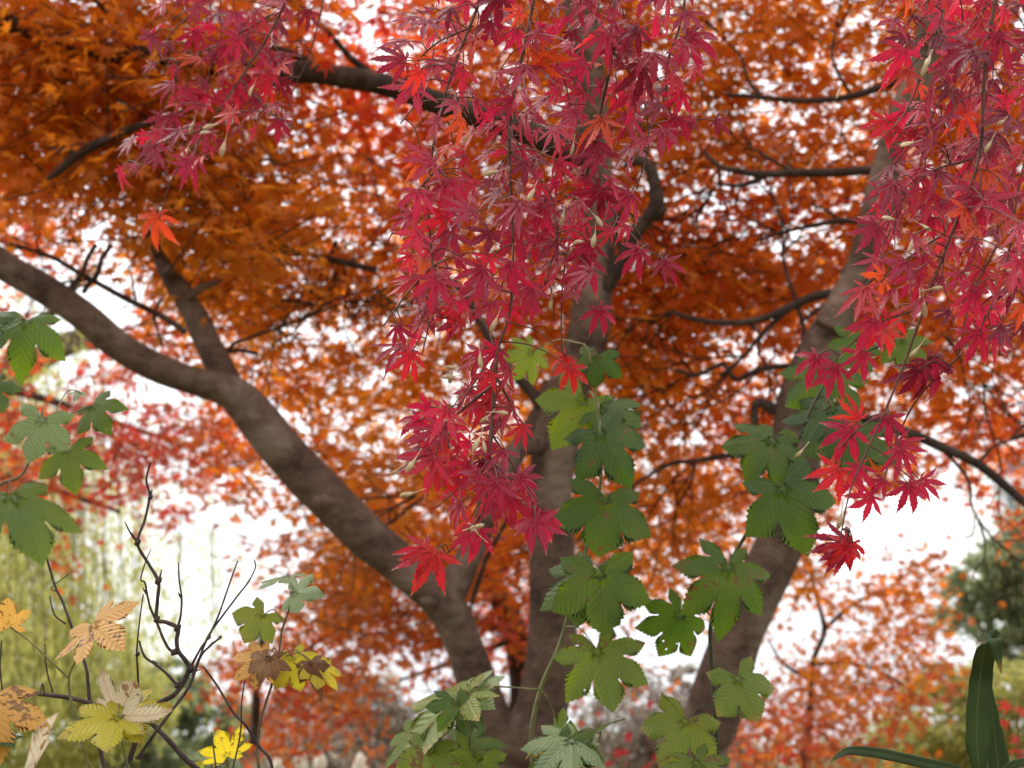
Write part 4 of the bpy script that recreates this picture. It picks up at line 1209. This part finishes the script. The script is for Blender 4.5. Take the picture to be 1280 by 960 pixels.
plant('trailing_vine', 'trailing vine of pale and yellow-edged leaves below the trunk fork', 'vine',
      [([(600, 1000), (590, 960), (585, 900), (572, 872), (600, 858), (676, 862)], (5, 4, 3, 2), 1.9, True), ([(720, 1000), (738, 955), (748, 930), (752, 905)], (4, 3, 2), 1.85, True)],
      [D(base=(582, 868), tip=(474, 912), d=1.86, mat='lime', size=114, up=1.0, toward=.22, droop=.25, rnd=.25, fold=.1),
       D(base=(578, 872), tip=(630, 832), d=1.9, mat='sage', size=70, up=.9, toward=.4, rnd=.3, droop=.3),
       D(base=(570, 876), tip=(578, 922), d=1.83, mat='green', size=60, up=.9, toward=.45, rnd=.4, droop=.5),
       D(base=(520, 920), tip=(470, 952), d=1.9, mat='green', size=58, up=.9, toward=.3, rnd=.9),
       D(base=(540, 935), tip=(520, 985), d=1.82, mat='lime', size=60, up=.9, toward=.35, rnd=.05),
       D(base=(570, 930), tip=(628, 944), d=1.95, mat='green', size=76, up=1.0, toward=.15, rnd=.5, droop=.1),
       D(base=(600, 945), tip=(585, 990), d=1.9, mat='green', size=66, up=.4, rnd=.95),
       D(base=(715, 925), tip=(655, 952), d=1.8, mat='sage', size=80, up=.9, toward=.45, rnd=.1, droop=.4, curl=.2, label='grey-green leaf with brown withered patches'),
       D(base=(695, 920), tip=(660, 922), d=1.85, mat='yellow', size=52, up=.9, toward=.4, rnd=.8),
       D(base=(700, 935), tip=(728, 985), d=1.8, mat='green', size=70, up=.6, toward=.6, rnd=.5),
       D(base=(749, 908), tip=(784, 893), d=1.85, mat='green', size=42, up=1, toward=.25, rnd=.6, droop=.1),
       D(base=(700, 918), tip=(712, 900), d=1.9, mat='green', size=44, up=.4, rnd=.9)], group=VG)
plant('lobed_shrub', 'plant with pale green lobed leaves reaching in at the left edge', 'plant',
      [([(-60, 1000), (-55, 800), (-40, 640), (0, 606), (30, 590), (52, 530)], (6, 5, 4, 3), 1.15, True), ([(-40, 640), (-25, 620), (8, 617)], (4, 3), 1.15), ([(-45, 660), (-30, 480), (-8, 420), (30, 398)], (4, 3, 2), 1.2), ([(52, 530), (80, 520), (117, 506)], (2.5, 2), 1.2)],
      [D(base=(54, 523), tip=(52, 590), d=1.13, mat='sage', size=70, up=.4, rnd=.4, droop=.3, lobes=VINE5),
       D(base=(116, 506), tip=(140, 540), d=1.2, mat='green', size=56, up=.6, toward=.7, rnd=.6, droop=.6, lobes=VINE5),
       D(base=(34, 400), tip=(30, 462), d=1.2, mat='green', size=82, up=.4, toward=.6, rnd=.6, droop=.7, lobes=VINE5, curl=.3),
       D(base=(85, 562), tip=(100, 612), d=1.19, mat='green', size=64, up=.3, toward=.7, rnd=.8, lobes=VINE5),
       D(base=(14, 618), tip=(82, 690), d=1.14, mat='green', size=124, up=.8, toward=.35, rnd=.75, droop=.6, lobes=VINE5, label='long drooping dark green leaf'),
       D(base=(-14, 480), tip=(14, 512), d=1.16, mat='green', up=.5, size=52, rnd=.4, lobes=VINE5),
       D(base=(-24, 400), tip=(8, 432), d=1.16, mat='green', up=.5, size=60, rnd=.3, lobes=VINE5),
       D(base=(100, 490), tip=(92, 498), d=1.3, mat='sage', up=.5, size=20, rnd=.3, lobes=VINE5)], stem_mat='twig_brown')
plant('autumn_plant', 'plant with amber and yellow lobed leaves at the lower left corner', 'plant',
      [([(118, 985), (104, 935), (92, 890), (86, 848), (100, 815), (114, 782)], (4, 4, 3, 3), 1.5, True), ([(86, 848), (62, 825), (40, 804), (13, 784)], (3, 2.5, 2), 1.5), ([(165, 985), (155, 940), (148, 897)], (3, 2.5), 1.45, True), ([(40, 1010), (42, 975)], (3, 3), 1.4, True), ([(-30, 1000), (-20, 900), (-8, 870)], (4, 3), 1.4, True)],
      [D(base=(116, 781), tip=(172, 790), d=1.5, mat='amber', size=92, up=.85, toward=.5, rnd=.45, droop=.12, curl=.2, lobes=[(-120, .5), (-62, .75), (0, 1.0), (38, .9), (80, .72), (150, .5)], label='amber leaf peppered with pale spots'),
       D(base=(12, 783), tip=(12, 742), d=1.5, mat='amber', size=44, up=.2, rnd=.6, lobes=VINE5),
       D(base=(148, 897), tip=(92, 903), d=1.44, mat='yellow', size=80, up=1, toward=.22, rnd=.05, droop=.2, lobes=VINE5),
       D(base=(150, 893), tip=(192, 848), d=1.47, mat='pale', size=76, up=.3, toward=.9, side=-.3, rnd=.5, lobes=VINE5, label='bleached cream leaf blade'),
       D(base=(152, 897), tip=(212, 868), d=1.5, mat='yellow', size=70, up=.7, toward=.6, rnd=.1, lobes=VINE5),
       D(base=(158, 900), tip=(190, 908), d=1.5, mat='lime', size=50, up=.6, toward=.6, rnd=.8, lobes=VINE5),
       D(base=(-12, 872), tip=(22, 938), d=1.36, mat='amber', size=112, up=.3, rnd=.1, lobes=VINE5, droop=.3, label='broad orange-yellow leaf cut by the frame'),
       D(base=(42, 962), tip=(92, 918), d=1.36, mat='pale', size=96, up=.6, toward=.8, rnd=.4, fold=.5, lobes=VINE5, label='bleached pinkish leaf with brown rim'),
       D(base=(-20, 925), tip=(30, 918), d=1.34, mat='green', size=60, up=1, toward=.15, rnd=.2, lobes=VINE5),
       D(base=(-10, 985), tip=(20, 950), d=1.33, mat='lime', size=60, up=.6, rnd=.3, lobes=VINE5)], stem_mat='stem_green', petiole=2.4)
plant('autumn_plant', 'thin upright plant with green and yellow withering leaves left of the limb', 'plant',
      [([(326, 990), (322, 940), (326, 900), (340, 855), (347, 830), (352, 790), (360, 765), (364, 745)], (4, 3.5, 3, 2), 1.8, True), ([(285, 1000), (285, 970), (284, 950)], (3, 2.5), 1.8, True)],
      [D(base=(366, 742), tip=(408, 738), d=1.78, mat='sage', size=44, up=.7, toward=.7, rnd=.3),
       D(base=(358, 720), tip=(325, 728), d=1.83, mat='sage', size=46, up=1, toward=.25, rnd=.0),
       D(base=(330, 768), tip=(300, 802), d=1.82, mat='lime', size=48, up=.5, rnd=.35),
       D(base=(330, 822), tip=(290, 848), d=1.8, mat='amber', size=52, up=.5, toward=.7, rnd=.3, droop=.6, curl=.35, label='half dried ochre leaf'),
       D(base=(336, 822), tip=(325, 858), d=1.78, mat='brown', size=44, up=.4, toward=.8, rnd=.5, droop=.8, curl=.4),
       D(base=(366, 822), tip=(380, 862), d=1.8, mat='yellow', size=48, up=.5, rnd=.05),
       D(base=(395, 830), tip=(436, 856), d=1.8, mat='yellow', size=50, up=.7, toward=.5, rnd=.5, droop=.4),
       D(base=(388, 828), tip=(404, 846), d=1.79, mat='brown', size=34, up=.5, rnd=.3, droop=.8, curl=.4),
       D(base=(284, 945), tip=(282, 908), d=1.8, mat='yellow', size=52, up=.4, rnd=.45, droop=.15),
       D(base=(240, 985), tip=(228, 952), d=1.7, mat='lime', size=44, up=.4, rnd=.5)], stem_mat='twig_brown')

# bare twiggy shrub
S = 1.5
stems = [([(140, 1010), (158, 962), (170, 925), (182, 893), (200, 878), (220, 866), (236, 838), (232, 826), (223, 814), (221, 800), (222, 785), (208, 778), (196, 774), (197, 750), (198, 727), (186, 705), (172, 679), (181, 650), (187, 620), (183, 600), (188, 578)], (9, 8.5, 8, 7, 6.5, 6, 5, 4, 3), S, True),
         ([(170, 948), (176, 942), (195, 915), (215, 888), (237, 857), (250, 822), (262, 808), (275, 797)], (6, 5, 5, 4, 3), S - .02),
         ([(236, 838), (250, 812), (260, 797), (272, 772), (284, 738), (292, 715), (297, 701)], (4, 3, 2.2), S),
         ([(240, 845), (254, 810), (262, 792), (278, 770), (296, 746), (310, 728), (319, 710), (318, 700)], (3.5, 3, 2), S + .02),
         ([(222, 785), (226, 768), (227, 747), (224, 725), (223, 703)], (4, 3, 2), S),
         ([(220, 855), (208, 842), (196, 832), (182, 822), (177, 812), (174, 801)], (4.5, 4, 3), S - .01),
         ([(221, 816), (212, 812), (204, 798), (196, 778), (188, 760), (184, 743), (181, 728), (176, 724), (182, 702), (189, 686)], (5, 4, 3, 1.5), S),
         ([(180, 892), (174, 868), (172, 836), (171, 815), (174, 780), (179, 743)], (4, 3, 2), S + .01),
         ([(262, 985), (228, 945), (186, 901), (155, 888), (131, 884), (90, 873), (45, 867), (10, 862)], (9, 8, 7, 7, 5), S + .08, True),
         ([(340, 960), (323, 932), (308, 908), (292, 891), (272, 858), (254, 833)], (5, 4, 3), S + .15, True),
         ([(135, 985), (127, 946), (120, 915), (113, 884), (110, 855), (107, 833), (90, 785), (78, 752), (69, 733), (56, 690), (45, 652)], (7, 6, 5, 4, 3), S + .25, True),
         ([(72, 740), (64, 735), (80, 722), (90, 715)], (2, 1.2), S + .25), ([(82, 780), (68, 768), (62, 745)], (3, 2), S + .25),
         ([(270, 960), (266, 930), (264, 915)], (3, 2), S + .2), ([(285, 985), (300, 920), (302, 880), (306, 850)], (3, 2), S + .25), ([(66, 866), (58, 835), (56, 805)], (3, 2), S + .1), ([(3, 862), (0, 835), (2, 800)], (3, 2), S + .1)]
bs = plant('bare_shrub', 'leafless dark twiggy shrub with zigzag stems at the lower left', 'shrub', stems,
           [D(base=(50, 868), tip=(-8, 868), d=1.56, mat='brown', size=66, up=1, toward=.3, rnd=.25, droop=.2, fold=.6, lobes=[(-40, .5), (0, 1.0), (40, .5)], label='curled dark brown dead leaf')], stem_mat='twig_bare', part='stem')
mb = MB()
for (x, y, r) in ((172, 678, 5), (198, 726, 5.5), (222, 785, 5.5), (196, 774, 5), (188, 622, 4), (218, 815, 5.5), (238, 836, 6), (182, 890, 6), (222, 856, 5), (261, 797, 3.5), (275, 797, 3), (172, 818, 3.5), (176, 945, 5)):
    c = P(x, y, S); q = r / FPX * S
    tube(mb, [c + V3(-q * .6, -q * .7, 0), c, c + V3(q * .6, q * .7, 0)], [q * .4, q * .75, q * .35], 3, 8, .1)
for (x, y, dx, dy) in ((172, 678, -7, -12), (172, 678, -16, -26), (198, 726, 4, -14), (187, 620, 3, -8), (223, 816, -6, 3), (238, 840, 12, -3), (227, 747, -4, -6), (184, 743, -5, -8), (196, 830, -5, -5), (182, 893, -6, -4), (262, 808, 4, -6)):
    tube(mb, [P(x, y, S), P(x + dx * .6, y + dy * .5, S), P(x + dx, y + dy, S - .005)], [.0017, .0011, .0005], 4, 5)
mb.build('buds', M['twig_bare'], bs)


# reed
def reed():
    b = P(1225, 1010, 1.6); b[2] = -.05
    T = thing('reed_plant', 'tall dark green reed with one blade folded over at its top', 'plant', b)

    def blade(path, widths, d, name='blade', facing=1.0, label=None):
        pts, dd = px_path(path, d)
        k = spline(np.column_stack([pts, np.interp(np.linspace(0, 1, len(pts)), np.linspace(0, 1, len(widths)), widths) / 2 / FPX * np.asarray(dd)]), 8)
        c, w = k[:, :3], k[:, 3]
        t = nrm(np.gradient(c, axis=0))
        s = nrm(np.cross(t, np.tile(V3(.15, .0, 1), (len(c), 1))))
        n = np.cross(s, t)
        mb = MB()
        u = np.array([-1, -.5, 0, .5, 1.0])
        wav = 1 + .03 * np.sin(np.arange(len(c)) * .9)
        V = c[:, None] + (w * wav * 1.2)[:, None, None] * (u[None, :, None] * s[:, None] + (.22 * np.abs(u) + .03 * np.sin(u * 9))[None, :, None] * n[:, None] * facing)
        m = len(c); i = (np.arange(m - 1)[:, None] * 5 + np.arange(4)[None]).ravel()
        lc = np.zeros((m, 5, 3)); lc[..., 0] = u[None]; lc[..., 1] = np.linspace(0, 1, m)[:, None]
        mb.add(V.reshape(-1, 3), [np.stack([i, i + 1, i + 6, i + 5], -1)], lc=lc.reshape(-1, 3))
        o = mb.build(name, M['reed'], T)
        mod = o.modifiers.new('thickness', 'SOLIDIFY'); mod.thickness = .0006
        if label: o['label'] = label
    blade([(1224, 1010), (1223, 955), (1221, 925), (1222, 880), (1226, 840), (1231, 808), (1236, 797), (1243, 800), (1247, 818), (1252, 842)], [8, 18, 27, 26, 25, 24, 22, 16, 10, 1], [1.6, 1.6, 1.6, 1.6, 1.6, 1.58, 1.56, 1.545, 1.545, 1.545], label='upright blade folded over at its top')
    blade([(1250, 1010), (1248, 960), (1243, 915), (1240, 880), (1238, 850)], [24, 24, 16, 8, 1], 1.66)
    blade([(1230, 1000), (1200, 965), (1170, 957), (1130, 948), (1097, 941), (1063, 938), (1048, 944), (1036, 954)], [8, 9, 11, 11, 11, 9, 6, 1], [1.6, 1.6, 1.55, 1.5, 1.48], label='narrow blade arching over to the left')
    blade([(1232, 1000), (1255, 965), (1268, 955), (1282, 952)], [6, 9, 9, 8], 1.62)
    mb = MB()
    lo = b.copy()
    tube(mb, [lo, lo + np.array([.01, 0, .7]), P(1226, 1000, 1.6), P(1224, 950, 1.61)], [.007, .006, .005, .003], 6, 8)
    mb.build('stem', M['stem_dark'], T)


reed()


# ------------------------------------------------------------------ background plants
def quads(mb, pos, fdir, ndir, L, W, hue):
    s = nrm(np.cross(fdir, ndir))
    f = nrm(fdir)
    a = pos - f * L[:, None] / 2; b = pos + f * L[:, None] / 2
    V = np.stack([a, pos + s * W[:, None] / 2, b, pos - s * W[:, None] / 2], 1).reshape(-1, 3)
    F = np.arange(len(pos) * 4).reshape(-1, 4)
    lc = np.zeros((len(V), 3)); lc[:, 2] = np.repeat(hue, 4)
    mb.add(V, [F], 0, lc=lc)


def leafy(name, label, cat, blobs, dpt, mat, leaf, n_per, seed, trunk=None, group=None, hue=(.5, .22), aspect=.5, trunk_mat='twig_brown', fdown=0.0):
    """blobs: (px x, px y, rx px, ry px); leaf-sized faces scattered in lumpy shells of ellipsoids at depth dpt"""
    g = np.random.default_rng(seed)
    cx = np.mean([b[0] for b in blobs])
    base = P(cx, 960, dpt); base[2] = 0
    T = thing(name, label, cat, base, group)
    mb = MB()
    for (x, y, rx, ry) in blobs:
        c = P(x, y, dpt + g.normal(0, rx / FPX * dpt * .4))
        R = np.array([rx, rx * .9, ry]) / FPX * dpt
        n = max(int(n_per * rx * ry / 1600), 60)
        nc = max(n // 22, 4)
        cd = nrm(g.normal(0, 1, (nc, 3))) * (g.uniform(.25, 1, (nc, 1)) ** .45)
        which = g.integers(0, nc, n)
        q = cd[which] + g.normal(0, .13, (n, 3))
        pos = c + q * R
        pos[:, 2] = np.maximum(pos[:, 2], .05)
        ch = g.normal(0, .5, nc)
        h = np.clip(hue[0] + hue[1] * (ch[which] + g.normal(0, .8, n)), 0, 1)
        f = g.normal(0, 1, (n, 3)); f[:, 2] -= fdown
        quads(mb, pos, nrm(f), nrm(g.normal(0, 1, (n, 3)) + np.array([0, 0, .6])), leaf * g.uniform(.6, 1.3, n), leaf * aspect * g.uniform(.6, 1.3, n), h)
    mb.build('crown' if trunk else 'foliage', M[mat], T, smooth=False)
    tb = MB()
    for (pp, w) in (trunk or [([(cx, 1000), (cx + 4, 930)], (14, 6)), ([(cx - 8, 1000), (cx - 22, 925)], (10, 4))]):
        pts, dd = px_path(pp, dpt)
        lo = pts[0].copy(); lo[2] = -.1
        tube(tb, np.vstack([lo, pts]), np.concatenate([[w[0] * .6], np.linspace(w[0], w[1], len(pp)) / 2]) / FPX * dpt, 5, 8, .08)
    tb.build('trunk' if trunk else 'stem', M[trunk_mat], T)
    return T


def willow():
    g = np.random.default_rng(5)
    dpt = 15.0
    base = P(-75, 960, dpt); base[2] = 0
    T = thing('willow_tree', 'weeping willow with hanging yellow-green strands far behind at the left', 'tree', base)
    mb = MB()
    n = 700
    for _ in range(n):
        x = g.choice([g.normal(5, 75), g.normal(120, 80), g.normal(250, 60)], p=[.84, .14, .02])
        top = g.uniform(330, 700) if x < 150 else g.uniform(480, 760)
        bot = min(top + g.uniform(160, 420), 900 + g.normal(0, 20))
        if g.uniform() < .45: top = g.uniform(520, 760); bot = g.uniform(800, 960)
        if bot - top < 60: continue
        d = dpt + g.normal(0, 1.3)
        a, b = P(x, top, d), P(x + g.normal(0, 14), bot, d)
        k = int((bot - top) / 7)
        t = np.sort(g.uniform(0, 1, k))[:, None]
        pos = a * (1 - t) + b * t + g.normal(0, .075, (k, 3)) + np.sin(t * 5 + g.uniform(0, 6)) * np.array([.05, 0, 0])
        f = np.array([0, 0, -1.0]) + g.normal(0, .35, (k, 3))
        h = np.clip(.5 + g.normal(0, .18) + g.normal(0, .15, k), 0, 1)
        quads(mb, pos, nrm(f), nrm(g.normal(0, 1, (k, 3))), g.uniform(.07, .14, k), g.uniform(.014, .026, k), h)
        if g.uniform() < .3: tube(mb, [a, (a + b) / 2, b], [.006, .005, .003], 3, 3, cap=False, mat=1)
    tr = MB()
    tube(tr, [base, base + np.array([.1, 0, 2]), P(-70, 640, dpt), P(-60, 420, dpt), P(20, 220, dpt)], [.26, .2, .16, .11, .05], 6, 12, .08)
    for e in ((120, 330), (-60, 360), (190, 420), (260, 500)):
        tube(tr, [P(-66, 560, dpt), P((-60 + e[0]) / 2, 430, dpt), P(e[0], e[1], dpt)], [.12, .08, .03], 6, 8, .08)
    tr.build('trunk', M['twig_brown'], T)
    mb.build('crown', [M['willow'], M['twig_brown']], T, smooth=False)


willow()

FG = 'shrubs and trees beyond the meadow'
leafy('evergreen_tree', 'dull olive evergreen tree with layered rounded crowns at the right edge', 'tree',
      [(1265, 705, 55, 34), (1215, 735, 36, 30), (1290, 745, 60, 40), (1195, 775, 28, 24), (1250, 780, 48, 26), (1320, 690, 70, 60), (1280, 810, 50, 30)], 19.0, 'evergreen', .11, 1500, 41, group=FG, hue=(.55, .25),
      trunk=[([(1245, 990), (1244, 900), (1240, 830), (1238, 780), (1250, 720)], (16, 8)), ([(1240, 830), (1215, 775), (1205, 750)], (9, 4)), ([(1242, 850), (1280, 790), (1300, 740)], (9, 4))])
leafy('shrub', 'yellow-green brush glowing behind the reed blades', 'shrub', [(1250, 870, 75, 45), (1180, 905, 70, 55), (1290, 900, 60, 60), (1130, 945, 60, 50), (1230, 950, 80, 40), (1170, 850, 30, 26)], 14.0, 'brush', .085, 1000, 42, group=FG, hue=(.5, .3))
leafy('shrub', 'greyish dry thicket between the two trunks', 'shrub', [(790, 900, 70, 60), (850, 915, 60, 60), (760, 960, 60, 40), (900, 950, 60, 50), (860, 850, 26, 16)], 12.0, 'drybrush', .075, 1100, 43, group=FG, hue=(.45, .3), aspect=.35)
leafy('shrub', 'grey-brown shrub with straw yellow flecks left of the trunks', 'shrub', [(390, 905, 70, 52), (460, 900, 60, 60), (520, 930, 60, 50), (420, 950, 80, 40), (590, 910, 60, 60), (650, 950, 60, 60)], 11.0, 'drybrush', .075, 1100, 44, group=FG, hue=(.45, .4), aspect=.35)
leafy('shrub', 'dark green evergreen shrub under the willow strands', 'shrub', [(215, 885, 40, 30), (265, 895, 42, 34), (300, 915, 40, 40), (60, 975, 90, 36), (220, 955, 80, 36), (150, 930, 50, 34)], 18.0, 'evergreen', .13, 900, 45, group=FG, hue=(.45, .25))
leafy('shrub', 'soft yellow-green bush filling the space under the willow', 'shrub', [(20, 850, 80, 60), (110, 830, 70, 60), (-60, 830, 70, 70), (60, 920, 90, 50), (160, 890, 60, 50)], 16.0, 'willow', .10, 900, 48, group=FG, hue=(.55, .25), fdown=.8)
leafy('tree', 'small dark tree far behind the bare twigs', 'tree', [(215, 845, 26, 22), (180, 850, 22, 18), (245, 850, 20, 20)], 34.0, 'evergreen', .22, 1200, 46, group=FG, hue=(.3, .2), trunk=[([(215, 980), (213, 900), (215, 850)], (7, 4))])
leafy('hedge', 'long low olive hedge closing off the far meadow', 'hedge', [(x, 965 + 6 * math.sin(x), 90, 48) for x in range(-260, 1560, 95)], 40.0, 'evergreen', .30, 420, 47, hue=(.6, .3))


# pale pampas plumes and small red seedling maples low in the background
def pampas(px, py, hgt, dpt, label):
    g = np.random.default_rng(int(px))
    top = P(px, py, dpt); base = top.copy(); base[2] = 0
    T = thing('pampas_grass', label, 'grass', base, 'pampas plumes at the bottom'); T['kind'] = 'thing'
    mb = MB()
    lo = P(px, py + hgt, dpt)
    tube(mb, [lo, lo * .6 + top * .4, lo * .25 + top * .75, top], np.array([.2, 1, .8, .1]) * hgt * .22 / FPX * dpt, 6, 12, .12, seed=int(px))
    mb.build('plume', M['plume'], T)
    mb = MB()
    tube(mb, [base, (base + lo) / 2 + np.array([.02, 0, 0]), lo], [.008, .007, .005], 5, 6)
    mb.build('stem', M['twig_brown'], T)


pampas(375, 936, 40, 9.0, 'plump cream plume, the tallest of those below the shrub')
pampas(400, 938, 34, 9.2, 'slim cream plume right of the tallest one')
pampas(347, 944, 40, 8.8, 'broad pale plume beside the thin upright plant')
pampas(450, 940, 50, 8.6, 'leaning pinkish cream plume near the yellow-edged leaf')


def seedling(label, spots, dpt, seed, hue):
    g = np.random.default_rng(seed)
    b = P(spots[0][0], 990, dpt); b[2] = 0
    T = thing('maple_sapling', label, 'sapling', b, 'small red maple saplings')
    mb = MB(); tb = MB()
    tips = []
    for (x, y) in spots:
        p = P(x, y, dpt + g.normal(0, .1))
        tube(tb, [b, (b + p) / 2 + g.normal(0, .03, 3), p], [.006, .004, .002], 5, 5)
        for _ in range(2): tips.append(p + g.normal(0, .02, 3))
    pos = np.array(tips); k = len(pos)
    add_stars(mb, pos, nrm(g.normal(0, 1, (k, 3)) + np.array([0, 0, -.5])), nrm(g.normal(0, .4, (k, 3)) + np.array([0, -.7, .6])), np.full(k, .034), np.clip(hue + g.normal(0, .08, k), 0, 1), g)
    tb.build('stem', M['twig_red'], T)
    mb.build('foliage', M['crown'], T)


seedling('red-leaved sapling showing between the trunks at the bottom', [(812, 902), (820, 915), (790, 930), (808, 935), (775, 950), (760, 955), (800, 958), (830, 945)], 5.0, 3, .85)
seedling('deep red sapling leaves at the lower right edge', [(1272, 895), (1280, 860), (1285, 925), (1276, 935), (1290, 880)], 3.6, 4, .7)
seedling('reddish sapling low beside the right trunk', [(900, 905), (925, 930), (945, 940), (960, 915), (930, 955), (985, 945), (975, 930)], 5.6, 6, .8)


def building():
    dpt = 120.0
    a = P(1246, 640, dpt)
    x0, y0, top = a[0], a[1], P(1218, 560, dpt)[2]
    T = thing('apartment_building', 'pale concrete apartment block barely visible over the evergreen tree', 'building', (x0 + 8, y0 + 5, 0))
    mb = MB()

    def box(lo, hi):
        lo, hi = np.array(lo), np.array(hi)
        v = np.array([[(lo, hi)[i][0], (lo, hi)[j][1], (lo, hi)[k][2]] for i in (0, 1) for j in (0, 1) for k in (0, 1)])
        mb.add(v, [np.array([[0, 1, 3, 2], [4, 6, 7, 5], [0, 4, 5, 1], [2, 3, 7, 6], [0, 2, 6, 4], [1, 5, 7, 3]])])
    box((x0, y0, 0), (x0 + 16, y0 + 10, top))
    mb.build('wall', M['concrete'], T, smooth=False)
    z = 3.0
    while z < top - 1:
        mb = MB(); box((x0 - .8, y0 - 1.3, z), (x0 + 16, y0 - .01, z + 1.1))
        mb.build('balcony', M['slab'], T, smooth=False)
        mb = MB(); box((x0 + 1, y0 - .05, z + 1.15), (x0 + 15, y0 - .004, z + 2.6))
        mb.build('window', M['window'], T, smooth=False)
        z += 3.0
    mb = MB(); box((x0 - .3, y0 - .3, top + .002), (x0 + 16.3, y0 + 10.3, top + .5))
    mb.build('roof', M['slab'], T, smooth=False)


building()
